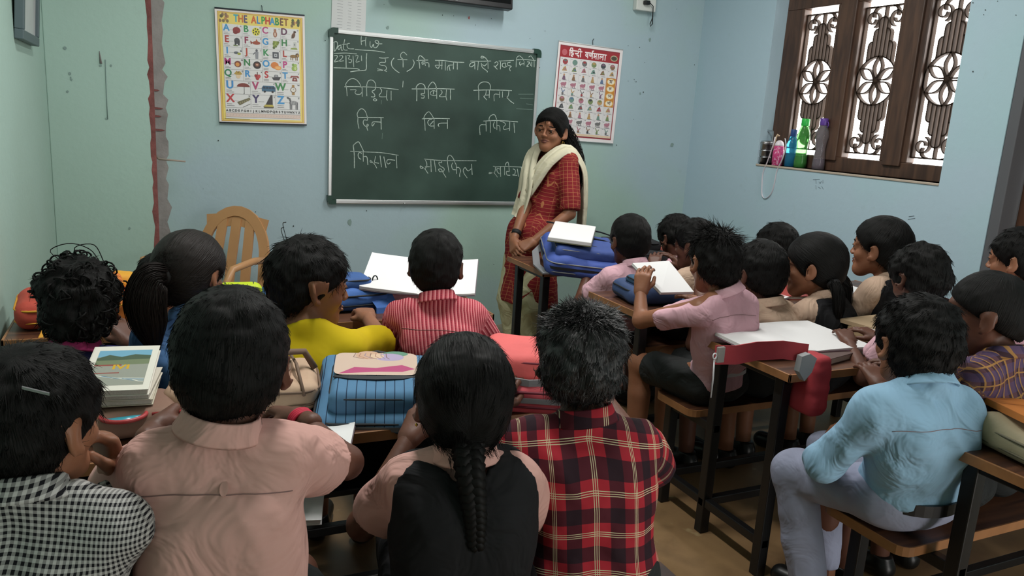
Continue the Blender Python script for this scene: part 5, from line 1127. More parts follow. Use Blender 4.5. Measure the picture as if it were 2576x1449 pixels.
def backpack(name, label, loc, rz, w, l, t, m, m2, mtrim, pocket=True, group='school bags', seed=1, stripes=None, tilt=(0, 0), pk=(.72, .50, .035), straps=True, zipm=None, puff=.006):
    """lying on its straps: w across, l from top (far, +y) to base, t thick"""
    r = empty(name, loc, rz, label, 'bag', group, rot=(tilt[0], tilt[1], rz))
    o, V, Q = soft('body', m, (0, 0, t/2), (w/2, l/2, t/2), min(t*.45, .05), r, puff, 9, seed)
    b = MB(); ring(b, w*.985, l*.985, t*.72, .0032, cr=.05); ring(b, w*.985, l*.985, t*.30, .0028, cr=.05); b.build('piping', mtrim, r)
    if zipm is not None: b = MB(); P = [Vector((x, y, t*.5)) for x, y in rrect(w*1.0, l*1.0, .05, 6)]; b.bar(P[2:-3], .004, .012, (0, 0, 1)); b.build('zip', zipm, r)
    if pocket:
        pw_, pl_, ph = pk[0]*w, pk[1]*l, pk[2]; py = -l*.12
        po, _, _ = soft('front_pocket', m2, (0, py, t+ph*.3), (pw_/2, pl_/2, ph*.75), .022, r, puff*.5, 10, seed+4)
        b = MB(); ring(b, pw_*.97, pl_*.96, t+ph*.72, .0028, y0=py, cr=.035); b.build('pocket_piping', mtrim, po)
    b = MB(); b.tube([(-.035, l/2-.012, t*.62), (-.035, l/2+.022, t*.66), (0, l/2+.034, t*.68), (.035, l/2+.022, t*.66), (.035, l/2-.012, t*.62)], .006, 8); b.build('grab_handle', mtrim, r)
    if straps:
        for q in (-1, 1):
            b = MB(); b.bar([(q*w*.25, l/2-.02, t*.2), (q*w*.38, l/2+.03, .03), (q*w*.56, l*.2, .018), (q*w*.58, -l*.2, .012), (q*w*.48, -l*.46, .012)], .034, .007, (0, 0, 1)); b.build('shoulder_strap', mtrim, r)
    return r
def cloth_bag(name, base, light=None): return mat(name, base, .75, bump=.3, bscale=22, var=.10, vscale=7)
DT = .7006
# ------------------------------------------------------------------ books
PAGE = mat('page_white', 'dad9d9', .65); PAGE2 = mat('page_edge', 'b9b4aa', .8, bump=.3, bscale=300)
def open_book(label, loc, rz, w, d, th=.010, tilt=(0, 0), cover=None, group='open notebooks', curl=.012, ths=(1, .7), cat='notebook'):
    """an open exercise book: w is one page's width"""
    r = empty('open_notebook', loc, rz, label, cat, group, rot=(tilt[0], tilt[1], rz)); cm = cover or mat('cover_grey', '6a5f66', .5)
    for q, nm in ((-1, 0), (1, 1)):
        n = 10; V = []; Fc = []; t = th*ths[nm]
        for i in range(n+1):
            u = i/n; x = q*u*w; z = t*(.35+.65*math.sin(min(u*2.2, math.pi/2)))+curl*(u**3)*.8
            V += [(x, -d/2, z), (x, d/2, z), (x, -d/2, .0015+curl*.8*u**3), (x, d/2, .0015+curl*.8*u**3)]
        for i in range(n):
            a = 4*i; f = [(a, a+4, a+5, a+1), (a+2, a+3, a+7, a+6), (a, a+2, a+6, a+4), (a+1, a+5, a+7, a+3)]; Fc += f if q > 0 else [x[::-1] for x in f]
        e = 4*n; f = [(e, e+2, e+3, e+1)]; Fc += f if q > 0 else [x[::-1] for x in f]
        o = mesh_obj('pages', V, Fc, PAGE, r, smooth=False)
    b = MB(); n = 10
    P = [((u)*w*1.012, .0+curl*.8*abs(u)**3) for u in np.linspace(-1, 1, 21)]; V = []; Fc = []
    for x, z in P: V += [(x, -d/2-.003, z), (x, d/2+.003, z), (x, -d/2-.003, z-.0012), (x, d/2+.003, z-.0012)]
    for i in range(20): a = 4*i; Fc += [(a, a+4, a+5, a+1), (a+2, a+3, a+7, a+6), (a, a+2, a+6, a+4), (a+1, a+5, a+7, a+3)]
    Fc += [(0, 1, 3, 2), (80, 82, 83, 81)]; mesh_obj('cover', V, Fc, cm, r, smooth=False); return r
def book(name, label, loc, rz, w, d, t, m, group=None, rot=None, cat='book', soft_=False):
    r = empty(name, loc, rz, label, cat, group, rot=rot or (0, 0, rz))
    MB().box((-w/2+.002, -d/2+.002, .0015), (w/2-.003, d/2-.002, t-.0015), .001).build('pages', PAGE2 if not soft_ else PAGE, r)
    b = MB(); b.box((-w/2, -d/2, 0), (w/2, d/2, .0015)); b.box((-w/2, -d/2, t-.0015), (w/2, d/2, t)); b.box((-w/2-.001, -d/2, 0), (-w/2+.001, d/2, t)); b.build('cover', m, r); return r
# ------------------------------------------------------------------ cloth
def c_gingham(nt, u, v):
    a = stripe(nt, u, .0088, .5); b_ = stripe(nt, v, .0088, .5); s = math_(nt, 'MULTIPLY', math_(nt, 'ADD', a, b_), .5)
    return mixc(nt, s, srgb('b4b3b0'), srgb('17171b'))
def c_plaid(nt, u, v):
    a = stripe(nt, u, .088, .64, .32); b_ = stripe(nt, v, .080, .62, .31); s = math_(nt, 'ADD', a, b_)
    c = mixc(nt, math_(nt, 'GREATER_THAN', s, .5), srgb('2a1a22'), srgb('4e1c26')); c = mixc(nt, math_(nt, 'GREATER_THAN', s, 1.5), c, srgb('a32733'))
    def tri(x, per):
        f = math_(nt, 'FRACT', math_(nt, 'MULTIPLY_ADD', x, 1/per, 50.045)); g = math_(nt, 'FRACT', math_(nt, 'MULTIPLY', f, per/.0042))
        return math_(nt, 'MULTIPLY', math_(nt, 'LESS_THAN', f, .0126/per), math_(nt, 'LESS_THAN', g, .34))
    l = math_(nt, 'MAXIMUM', tri(u, .088), tri(v, .080)); return mixc(nt, l, c, srgb('c9bf9c'))
def c_redstripe(nt, u, v):
    a = stripe(nt, u, .0125, .42); b_ = stripe(nt, v, .006, .5); c = mixc(nt, a, srgb('c2636b'), srgb('9a2f3c'))
    c = mixc(nt, stripe(nt, u, .0125, .16, .25), c, srgb('dd9a9c')); return mixc(nt, math_(nt, 'MULTIPLY', math_(nt, 'MULTIPLY', a, b_), .5), c, srgb('6e2a36'))
def c_yplaid(nt, u, v):
    a = stripe(nt, u, .036, .42); b_ = stripe(nt, v, .050, .5); c = mixc(nt, a, srgb('5c4048'), srgb('3c2a32')); c = mixc(nt, math_(nt, 'MULTIPLY', b_, .45), c, srgb('524a74'))
    l = math_(nt, 'MAXIMUM', stripe(nt, u, .036, .17, .7), stripe(nt, v, .050, .08, .3)); return mixc(nt, math_(nt, 'MULTIPLY', l, .85), c, srgb('a67c46'))
def c_kurta(nt, u, v):
    l = math_(nt, 'MAXIMUM', stripe(nt, u, .020, .10), stripe(nt, v, .020, .10)); return mixc(nt, math_(nt, 'MULTIPLY', l, .5), srgb('761f24'), srgb('c08a58'))
def c_bluestripe(nt, u, v):
    return mixc(nt, stripe(nt, u, .021, .10), srgb('52799a'), srgb('23344c'))
GING = pattern_mat('gingham_cloth', c_gingham); PLAID = pattern_mat('red_plaid_cloth', c_plaid); RSTR = pattern_mat('red_striped_cloth', c_redstripe); YPL = pattern_mat('purple_yellow_plaid_cloth', c_yplaid); KUR = pattern_mat('kurta_cloth', c_kurta); BSTR = pattern_mat('blue_striped_canvas', c_bluestripe, bump=.1)
def cl(name, col, b=.8): return mat(name, col, .85, bump=b, bscale=9, spec=.2, var=.04, vscale=5)
PINKN = cl('shirt_salmon_pink', 'c59a91'); PINKR = cl('shirt_rose_pink', 'cda3ae'); TAN = cl('shirt_faded_tan', 'b49a86'); BLUEL = cl('shirt_light_blue', '86a9c2'); BLUEM = cl('shirt_mid_blue', '5c82b6'); YEL = cl('tshirt_yellow', 'bda414', .2)
BLK = cl('cloth_black', '1b1b1d'); DKG = cl('cloth_charcoal', '2b2d2d'); NAVY = cl('vest_navy', '2f2f5a'); MAG = cl('shirt_magenta', '9a3060'); JEAN = cl('denim_faded', '8a8ea2', .4); CREAM = cl('cloth_cream', 'c4bfa8', .3); SALW = cl('salwar_cream', 'b9b594'); GREYT = cl('cloth_grey', '55504e'); MAUVE = cl('shirt_mauve', '8d6f80')
WHITE = mat('elastic_white', 'c9c9cc', .7); SOCK = cl('sock_grey', '38353a')
wz = lambda x, y, z: onZ(x, y, z)
# ------------------------------------------------------------------ nearest row, backs to us
B2 = make_person('child in a salmon pink shirt seen from behind, writing, with a red thread bracelet', (583, 735), 280, 1.15, face=-6, pitchd=20, body=-12, pelvis=(.09, 1.10), shirt=PINKN, lowmat=DKG, near=True, yoke='loop', hemz=.45, seed=3, hn=dict(th=.002, amp=.003, L=.018, lift=.25, jit=.3), bs=1.02, skin=1, shw=.78, extra=dict(S=(-.012, .01, .012)),
    arms=dict(R=dict(E=(.300, 1.27, .77), W=onZ(752, 1052, .80), hd=(-.35, .85, -.1), hn=(.25, .1, 1), curl=1.1, pole=(.9, -.2, -.5)), L=dict(W=onZ(392, 1075, .79), hd=(.35, .9, .0), hn=(-.6, .1, .7), curl=2.3, pole=(-.7, -.3, -.8))))
B1 = make_person('child in a black and white gingham shirt at the left edge, hand at the mouth', (95, 876), 282, 1.12, face=-48, pitchd=4, body=-16, pelvis=(-.17, 1.10), shirt=GING, sleeve='long', lowmat=DKG, near=True, hemz=.45, seed=5, skin=2, hn=dict(th=.002, amp=.004, L=.03, lift=.2), eyes=True, bs=1.02,
    arms=dict(R=dict(W=onY(292, 1195, 1.20), E=onY(345, 1330, 1.14), hd=(-.25, .0, 1), hn=(.9, .5, .0), curl=1.3), L=dict(W=(-.26, 1.45, .735))))
B3 = make_person('girl in a black pinafore over a pink blouse, long braid down her back', (1165, 851), 238, 1.20, face=8, pitchd=12, body=-14, pelvis=(.49, 1.17), shirt=PINKN, vest=BLK, lower='skirt', lowmat=BLK, near=True, seed=7, skin=1, hair='braid', hn=dict(th=.004, amp=.002, L=.06, lift=.03, jit=.10, grav=.8, cx=0), bs=1.0, collar=True, shw=.88,
    extra=dict(S=(0, .01, .012), tails=[dict(pts=[(0, -.070, -.055), (.0, -.095, -.10), (.006, -.100, -.15), (.010, -.100, -.19), (.012, -.095, -.23)], rad=[.045, .034, .03, .026, .012], r=.021, braid=True, turns=5)]))
B4 = make_person('child in a red and black plaid shirt with pale triple lines, seen from behind', (1463, 776), 212, 1.27, face=-2, pitchd=16, body=-20, pelvis=(.77, 1.18), shirt=PLAID, sleeve='half', lowmat=DKG, near=True, hemz=.45, seed=9, skin=1, hn=dict(th=.003, amp=.007, L=.028, lift=.3, jit=.35, spike=.018), hairm=hair_mat('hair_black_sheen', '1a1919', .42, .5), bs=1.05,
    arms=dict(R=dict(W=(.98, 1.50, .735), pole=(.6, -.3, -.8)), L=dict(W=(.70, 1.52, .735))))
# ------------------------------------------------------------------ front left row
A1 = make_person('child in a navy top with magenta collar, curly hair, beside the left wall', (197, 660), 176, 2.05, face=0, pitchd=8, body=-6, pelvis=(-.17, 2.04), shirt=NAVY, lowmat=DKG, seed=11, skin=1, collar=True, collarm=MAG, extra=dict(S=(0, .0, .01)), hn=dict(th=.006, amp=.010, jit=.6, L=.024, lift=.35, curl=200, nape=.02, loops=[[(-.03, -.02, .11), (-.05, .0, .135), (-.01, .0, .15), (.03, .01, .135), (.05, .0, .105)], [(.01, 0, .11), (.0, .0, .14), (.04, 0, .145), (.06, 0, .10)]]))
A2 = make_person('girl in a blue school shirt with a ponytail, beside the plastic chair', (482, 587), 160, 2.13, face=-38, pitchd=6, body=-10, pelvis=(.12, 2.06), shirt=BLUEM, lower='skirt', lowmat=GREYT, seed=13, skin=2, hair='pony', hairm=HAIRB, eyes=True, hn=dict(th=.003, amp=.001, L=.06, lift=.02, jit=.08, grav=-.4, cx=-.05, nape=.01),
    extra=dict(tails=[dict(pts=[(.002, -.100, .005), (-.006, -.138, -.005), (-.010, -.150, -.06), (-.006, -.140, -.12), (.002, -.125, -.185)], rad=[.024, .038, .046, .040, .01], n=260, tie=.022)]))
A3 = make_person('child in a bright yellow T-shirt, head turned to the right', (782, 603), 196, 2.08, face=-76, pitchd=8, body=-26, pelvis=(.40, 2.05), shirt=YEL, sleeve='half', lowmat=DKG, wref=.19, seed=15, skin=2, eyes=True, collar=False, hn=dict(th=.002, amp=.005, L=.035, lift=.25, front=.042, loops=[[(-.06, -.06, .08), (-.08, -.07, .11), (-.10, -.06, .115)], [(-.05, -.06, .09), (-.07, -.07, .125), (-.085, -.06, .13)]]),
    arms=dict(R=dict(W=(.62, 2.36, .735), pole=(1, -.2, -.4))))
A4 = make_person('child in a red striped shirt with collar, below the chalkboard', (1097, 580), 136, 2.18, face=-4, pitchd=6, body=-20, pelvis=(.80, 2.08), shirt=RSTR, sleeve='half', lowmat=DKG, seed=17, skin=1, yoke=True, hn=dict(th=.0, amp=.003, L=.02, lift=.15))
A0 = make_person('child with black hair mostly hidden behind the girl with the ponytail', (398, 640), 100, 2.98, face=150, pitchd=10, body=160, pelvis=(.06, 3.08), shirt=mat('shirt_dull_red', '8a3a3c', .85), lowmat=DKG, seed=19, skin=1, hn=dict(th=.002), seat=.42)
# ------------------------------------------------------------------ right side, row by row from the teacher
R10 = make_person('child in a pink shirt nearest the teacher, seen from behind', (1582, 541), 98, 2.84, face=32, pitchd=6, body=0, pelvis=(1.93, 2.86), shirt=PINKR, lowmat=DKG, seed=21, skin=1, hn=dict(th=.0, amp=.002, L=.018, lift=.12), shw=1.05)
R12 = make_person('child in profile with dark hair, just left of the spiky-haired child in pink', (1748, 553), 96, 2.80, face=62, pitchd=8, body=6, pelvis=(2.27, 2.85), shirt=TAN, lowmat=DKG, seed=23, skin=1, eyes=True, hn=dict(th=.0))
R11 = make_person('child in a pale pink shirt bent low over the front right desk', (1700, 544), 84, 3.24, face=40, pitchd=38, body=12, pelvis=(2.56, 2.92), shirt=PINKR, lowmat=DKG, seed=25, skin=1, hn=dict(th=.002), hunch=.05, arms=dict(L=dict(W=(2.28, 3.36, .74))))
R8 = make_person('child with short black hair against the blue wall, behind the girl with pigtails', (1950, 562), 96, 2.86, face=42, pitchd=4, body=8, pelvis=(2.86, 2.88), shirt=TAN, lowmat=DKG, seed=27, skin=1, hn=dict(th=.0))
R9 = make_person('child in a pink shirt with spiky hair holding up a white notebook', (1795, 577), 124, 2.05, face=34, pitchd=8, body=8, pelvis=(1.83, 2.10), shirt=PINKR, lowmat=DKG, seed=29, skin=2, yoke=True, near=True, hn=dict(th=.0, amp=.005, L=.03, lift=.35, jit=.3, spike=.035), sockm=SOCK,
    arms=dict(L=dict(E=onY(1612, 806, 2.20), W=onY(1612, 735, 2.27), hd=(.15, .12, 1), hn=(-.8, -.6, .1), curl=.9)), nstr=1600)
R7 = make_person('child in a faded tan shirt between the spiky-haired child and the girl with pigtails', (1908, 608), 122, 2.20, face=45, pitchd=10, body=6, pelvis=(2.10, 2.11), shirt=TAN, lowmat=DKG, seed=31, skin=1, hn=dict(th=.0, amp=.004, L=.028, lift=.2))
R6 = make_person('girl in profile with black pigtails, black pinafore and tan blouse', (2046, 591), 144, 2.16, face=80, pitchd=5, body=20, pelvis=(2.35, 2.11), shirt=TAN, vest=BLK, lower='skirt', lowmat=BLK, wref=.195, seed=33, skin=2, eyes=True, hair='pigtail', hn=dict(th=.004, amp=.001, L=.06, lift=.02, jit=.08, grav=.4, front=.046),
    extra=dict(tails=[dict(pts=[(-.055, -.075, -.045), (-.075, -.095, -.075), (-.08, -.10, -.13), (-.075, -.095, -.20)], rad=[.022, .026, .024, .008], n=90, tie=.02), dict(pts=[(.055, -.075, -.045), (.075, -.095, -.075), (.08, -.10, -.13), (.075, -.095, -.18)], rad=[.022, .026, .024, .008], n=60, tie=.02)]))
R5 = make_person('tallest child on the right, in profile, puffed tan sleeve and black pinafore', (2212, 549), 138, 2.14, face=72, pitchd=0, body=14, pelvis=(2.68, 2.10), shirt=TAN, vest=BLK, lower='skirt', lowmat=BLK, wref=.195, seed=35, skin=2, eyes=True, hair='short', hn=dict(th=.004, amp=.002, L=.03, lift=.05, nape=.01))
R4 = make_person('child with bushy black hair bent over the third desk on the right', (2310, 619), 126, 1.56, face=45, pitchd=26, body=6, pelvis=(2.21, 1.27), shirt=PINKR, lowmat=DKG, seed=37, skin=1, hn=dict(th=.003, amp=.006, L=.03, lift=.2, jit=.25), hunch=.05)
R3 = make_person('child in a pale pink shirt at the right edge, in front of the brown door', (2560, 576), 142, 1.56, face=75, pitchd=6, body=10, pelvis=(2.53, 1.40), shirt=PINKR, lowmat=DKG, wref=.195, seed=39, skin=2, eyes=True, hn=dict(th=.0))
R2 = make_person('child in a purple and yellow plaid shirt, head bowed, beside the boy in light blue', (2480, 686), 186, 1.22, face=86, pitchd=12, body=12, pelvis=(1.93, 1.23), shirt=YPL, sleeve='half', lowmat=DKG, wref=.19, seed=41, skin=1, eyes=True, hn=dict(th=-.003, amp=.002, L=.014, lift=.1, nape=.022, front=.056))
R1 = make_person('boy in a light blue shirt and faded jeans sitting on the nearest right bench', (2300, 746), 182, 1.20, face=36, pitchd=0, body=-8, pelvis=(1.71, 1.20), shirt=BLUEL, sleeve='long', lower='trousers', lowmat=JEAN, near=True, yoke=True, seed=43, skin=2, hn=dict(th=.004, amp=.006, L=.028, lift=.2, jit=.3), bs=1.14, extra=dict(S=(-.02, .0, .015)), hemz=.52, shw=1.0,
    knees=dict(L=((1.61, 1.47, .475), (1.645, 1.38, .09)), R=((1.80, 1.53, .48), (1.82, 1.50, .09))), arms=dict(L=dict(E=onY(2078, 1165, 1.27), W=onY(2052, 1150, 1.42), hd=(.45, .8, -.3), hn=(-.3, .2, .9), curl=.6), R=dict(W=(1.83, 1.44, .60), hd=(-.3, .8, -.3), curl=.6, pole=(.8, -.3, -.7))))
# ------------------------------------------------------------------ the teacher, standing by the chalkboard
hdk = onY(1300, 632, 3.60)
T = make_person('young woman teacher in a red checked kurta and cream scarf standing beside the chalkboard', (1386, 276), 80, 3.75, face=160, pitchd=1, rolld=-4, body=104, pelvis=(1.90, 3.78), shirt=KUR, sleeve='half', kurta=.40, lower='salwar', lowmat=SALW, stand=True, seat=.665, near=True, seed=51, skin=2, eyes=True, hair='long', collar=False, bs=1.12, neckcut=.02,
    hn=dict(th=.003, amp=.001, L=.06, lift=.02, jit=.07, grav=.3, cx=0, front=.064), wref=.165,
    arms=dict(R=dict(W=hdk+Vector((.01, .07, .04)), hd=(-.2, -.7, -.5), hn=(-.7, .3, .5), curl=.9, pole=(.3, .8, -.6)), L=dict(W=hdk+Vector((.085, -.01, .05)), hd=(-.9, .15, -.45), hn=(-.3, -.6, .7), curl=.9, pole=(.8, -.4, -.5))),
    extra=dict(tails=[dict(pts=[(-.02, -.070, .0), (-.070, -.085, -.07), (-.120, -.085, -.15), (-.145, -.080, -.24), (-.150, -.075, -.34)], rad=[.06, .062, .055, .045, .012], n=340, wave=.008)]))
root = T['root']; S = T['S']; s = T['s']
def ribbon(name, pts, wd, m, th=.005, nseg=26, fold=.010, ctr=None):
    C = catmull([p[0] for p in pts], nseg); Nn = catmull([p[1] for p in pts], nseg); W = np.interp(np.linspace(0, 1, nseg), np.linspace(0, 1, len(wd)), wd); Tn = np.gradient(C, axis=0); V = []; k = 17
    for i in range(nseg):
        t = unit(Tn[i]); n = unit(Nn[i]-t*(Nn[i] @ t)); sd = np.cross(t, n)
        top = []
        for j in range(k):
            u = j/(k-1)*2-1; top.append(C[i]+sd*u*W[i]/2+n*(fold*math.sin(u*9+i*.16)+fold*.5*math.sin(u*19+1)-abs(u)**2*W[i]*.16))
        V += top+[p-n*th for p in top]
    Fc = []
    for i in range(nseg-1):
        a = i*2*k; b = (i+1)*2*k
        for j in range(k-1): Fc += [(a+j, a+j+1, b+j+1, b+j), (a+k+j, b+k+j, b+k+j+1, a+k+j+1)]
        Fc += [(a, b, b+k, a+k), (a+k-1, a+2*k-1, b+2*k-1, b+k-1)]
    for a in (0, (nseg-1)*2*k): Fc += [(a+j, a+k+j, a+k+j+1, a+j+1) for j in range(k-1)]
    return mesh_obj(name, V, Fc, m, root)
sz = S[2]; o_ = npv((S[0], S[1], 0)); Q_ = lambda x, y, z: npv((x, y, sz+z))+o_*npv((1, 1, 0))
sc = tag(None, None) if False else None
d1 = ribbon('scarf', [(Q_(0, -.085, .02), (0, -1, .3)), (Q_(.085, -.02, .045), (.3, -.2, 1)), (Q_(.090, .085, .01), (.2, .7, .7)), (Q_(.070, .145, -.10), (.2, 1, .2)), (Q_(.065, .168, -.22), (.2, 1, 0)), (Q_(.085, .185, -.35), (.3, 1, 0))], [.07, .08, .10, .13, .15, .15], CREAM)
d2 = ribbon('scarf', [(Q_(.050, .160, -.215), (.1, 1, .0)), (Q_(.0, .145, -.14), (0, 1, .2)), (Q_(-.06, .105, -.03), (-.2, .8, .6)), (Q_(-.112, .01, .038), (-.3, 0, 1)), (Q_(-.135, -.085, -.06), (-.4, -1, .3)), (Q_(-.14, -.115, -.22), (-.4, -1, 0)), (Q_(-.14, -.12, -.40), (-.4, -1, 0)), (Q_(-.14, -.12, -.56), (-.4, -1, 0))], [.11, .10, .09, .085, .10, .12, .13, .14], CREAM)
b = MB(); W = T['J'][1]['W']; E_ = T['J'][1]['E']; u = unit(E_-W)
b.lathe([(.022, -.012), (.0265, -.012), (.0265, .012), (.022, .012), (.022, -.012)], n=20); o = b.build('wrist_band', TIE, root); o.matrix_local = Matrix.Translation(Vector(W+u*.05)) @ Vector((0, 0, 1)).rotation_difference(Vector(u)).to_matrix().to_4x4()
er = T['H']+T['Rh'] @ npv((-.077, .004, -.05))*T['hs']; b = MB(); b.tube([Vector(er+npv((0, .008*math.cos(a), -.008+.008*math.sin(a)))) for a in np.linspace(0, 6.28, 12)], .0014, 6); b.build('earring', mat('gold', 'c9a24a', .25, metal=1), root)
# things the children wear or hold
def torus_on(parent, name, c, u, r, t, m, k=1, dz=.0045):
    b = MB()
    for i in range(k):
        b.tube([(r*math.cos(a), r*.9*math.sin(a), (i-k/2)*dz) for a in np.linspace(0, 6.283, 22)], t, 6, cap=False)
    o = b.build(name, m, parent); o.matrix_local = Matrix.Translation(Vector(c)) @ Vector((0, 0, 1)).rotation_difference(Vector(u)).to_matrix().to_4x4(); return o
J = B2['J'][1]; u = unit(J['E']-J['W']); torus_on(B2['root'], 'thread_bracelet', J['W']+u*.012, u, .0245, .0034, mat('thread_red', 'b8203c', .7), 4)
J = B2['J'][-1]; pen = empty('pencil', onZ(440, 1036, .80), 0, 'red pencil in the left hand of the child in salmon pink', 'pencil'); b = MB(); b.tube([(-.04, 0, 0), (.05, 0.0, .0)], .0038, 6); b.build('barrel', mat('pencil_red', '9c2a2c', .4), pen); b = MB(); b.tube([(.05, 0, 0), (.062, 0, 0)], [.0038, .0006], 6); b.build('tip', mat('pencil_tip', 'c8a888', .6), pen); pen.rotation_euler = (0, R_(-4), R_(-8))
er = B3['H']+B3['Rh'] @ npv((-.080, .002, -.045))*B3['hs']; b = MB(); b.lathe([(.001, -.003), (.003, 0), (.001, .003)], n=8); o = b.build('ear_stud', mat('gold', 'c9a24a', .25, metal=1), B3['root']); o.location = Vector(er)
b = MB(); cp = B1['H']+B1['Rh'] @ npv((.06, -.055, .055))*B1['hs']; b.bar([Vector(cp+B1['Rh'] @ npv((.0, -.02, .02))), Vector(cp+B1['Rh'] @ npv((.02, .0, .01)))], .004, .003, (0, 0, 1)); b.build('hair_clip', mat('steel', 'b9bbbd', .3, metal=1), B1['root'])
# R1: belt; R6: identity ribbon; R9: white waistband edge
P1 = R1['P']; b = MB(); b.bar([Vector((P1[0]+.118*math.cos(a)*1.12, P1[1]+.108*math.sin(a), P1[2]+.012+.012*math.sin(a))) for a in np.linspace(0, 6.283, 40)], .004, .030, (0, 0, 1)); b.build('belt', mat('belt_black', '121214', .4), R1['root'])
S6 = R6['S']; b = MB()
for q in (-1, 1): b.bar([Vector(S6+npv((q*.045, -.03, .03))), Vector(S6+npv((q*.055, .055, .0))), Vector(S6+npv((q*.03, .098, -.10))), Vector(S6+npv((.0, .105, -.18)))], .010, .0015, (0, 1, .3))
b.build('neck_ribbon', mat('ribbon_red', 'a83236', .6), R6['root'])
P9 = R9['P']; b = MB(); b.bar([Vector((P9[0]+.105*math.cos(a)*1.1, P9[1]+.098*math.sin(a), P9[2]+.028-.015*math.sin(a))) for a in np.linspace(2.6, 6.8, 30)], .003, .014, (0, 0, 1)); b.build('waistband', WHITE, R9['root'])
# ------------------------------------------------------------------ things on the left desks
ORG = cloth_bag('bag_orange_red', 'b8493a'); ORG2 = cloth_bag('bag_orange', 'c8702c'); YTR = mat('bag_yellow_trim', 'd0962c', .7)
ob = backpack('school_bag', 'orange and yellow school bag on the front left desk by the wall', (-.195, 2.66, DT), R_(4), .36, .27, .085, ORG, ORG2, YTR, seed=2, pk=(.6, .55, .05), straps=False)
b = MB(); b.bar([(-.09, -.11, .03), (-.10, -.20, -.005), (-.09, -.205, -.05), (-.07, -.195, -.065)], .04, .006, (0, 1, .4)); b.build('hanging_strap', YTR, ob)
sp = empty('pencil_pouch', (-.065, 2.56, DT), R_(-6), 'small orange pouch with a round badge at the end of the orange bag', 'pouch'); soft('body', ORG2, (0, 0, .045), (.045, .05, .045), .03, sp, .004, 12, 5)
b = MB(); b.tube([(.036*math.cos(a), -.0525, .045+.032*math.sin(a)) for a in np.linspace(0, 6.28, 18)], .0025, 6); b.tube([(-.045, -.02, .06), (-.03, .01, .094), (.03, .01, .094), (.045, -.02, .06)], .003, 6); b.build('piping', YTR, sp); b = MB(); b.lathe([(.001, 0), (.008, 0), (.009, .003), (.001, .004)], T=Matrix.Translation((-.03, -.052, .01)) @ Matrix.Rotation(R_(90), 4, 'X'), n=12); b.build('button', mat('button_white', 'd8d8d8', .4), sp)
yb_ = empty('folded_cloth', (-.085, 2.74, DT), R_(10), 'bright yellow folded cloth bundle behind the orange pouch', 'cloth'); soft('body', YTR, (0, 0, .065), (.05, .04, .065), .03, yb_, .008, 14, 8)
LIME = mat('pouch_lime', 'b4c81e', .55, bump=.1); lp = empty('pencil_case', (.265, 2.70, DT+.0), R_(-4), 'lime green pencil case with dark piping behind the girl with the ponytail', 'pencil case')
soft('body', LIME, (0, 0, .045), (.075, .035, .045), .03, lp, .002, 12, 4); b = MB()
for x in (.045, -.075+.03): b.tube([(x, .036*math.cos(a), .045+.045*math.sin(a)) for a in np.linspace(0, 6.28, 20)], .002, 6)
b.build('piping', mat('piping_dark', '28302c', .6), lp); b = MB(); V, Fc = glyphs('Os', .035); b.add([Vector((v.x-.02, -.0365, v.y+.05)) for v in V], Fc); b.build('printed_letters', mat('print_olive', '6a7418', .6), lp)
BLU = cloth_bag('bag_blue', '3f66a8'); BLU2 = cloth_bag('bag_blue_dark', '34558c'); DTR = mat('trim_dark', '1d2126', .6); GTR = mat('trim_grey', '77797c', .6)
bb = backpack('school_bag', 'crumpled blue school bag on the front left desk behind the child in yellow', (.545, 2.66, DT), R_(8), .42, .22, .08, BLU, BLU2, DTR, seed=6, puff=.014, straps=False)
b = MB(); b.tube([(.16+.010*math.cos(a), -.06, .098+.018*math.sin(a)) for a in np.linspace(0, 6.28, 14)], .0025, 6); b.build('ring', DTR, bb)
b = MB(); b.bar([(.17, -.09, .05), (.175, -.135, .02), (.17, -.16, -.08), (.16, -.15, -.15)], .08, .01, (0, 1, .2)); b.build('hanging_flap', BLU, bb)
open_book('open white notebook in front of the child in the red striped shirt', (.885, 2.63, DT+.105), R_(-24), .20, .27, .012, tilt=(R_(16), 0), group='open notebooks')
pb = empty('cloth_bag', (.87, 2.67, DT), R_(-22), 'pink patterned cloth bag under the open notebook on the front left desk', 'bag'); soft('body', mat('cloth_pink_pattern', 'bd8a96', .7, var=.2, vscale=30), (0, 0, .036), (.17, .11, .036), .033, pb, .004, 10, 7, extra=[((-.03, .06, .05), (.12, .05, .035), .03)])
# middle left desk
st = [('lowest', 0, 'thin exercise book at the bottom of the book pile on the middle left desk', 'b8b2a0', .012, 0), ('m', .0125, 'exercise book in the middle of the book pile on the middle left desk', 'c8c2b4', .014, 3)]
bx, by_ = onZ(290, 985, .78)[:2]
pch = empty('pencil_pouch', (bx+.03, by_-.01, DT), R_(6), 'brown pencil pouch with a cyan window ringed in red, under the textbook pile', 'pouch'); soft('body', cloth_bag('pouch_brown', '7c5f50'), (0, 0, .03), (.085, .075, .03), .026, pch, .004, 14, 3)
b = MB(); b.lathe([(.001, 0), (.040, 0), (.040, .004), (.001, .005)], c=(-.02, -.055, .048), n=24, T=None); b.build('cyan_window', mat('cyan_plastic', '3fa3b8', .25), pch); b = MB(); b.tube([(-.02+.042*math.cos(a), -.055+.042*math.sin(a), .053) for a in np.linspace(0, 6.28, 26)], .0045, 8); b.build('red_rim', mat('rim_red', 'a83a3c', .4), pch)
for nm, dz, lab, cc, t, rz in st: book('exercise_book', lab, (bx+.012, by_+.035, DT+.064+dz), R_(-6-rz), .135, .17, t, mat('cover_'+nm, cc, .6), 'pile of books on the middle left desk')
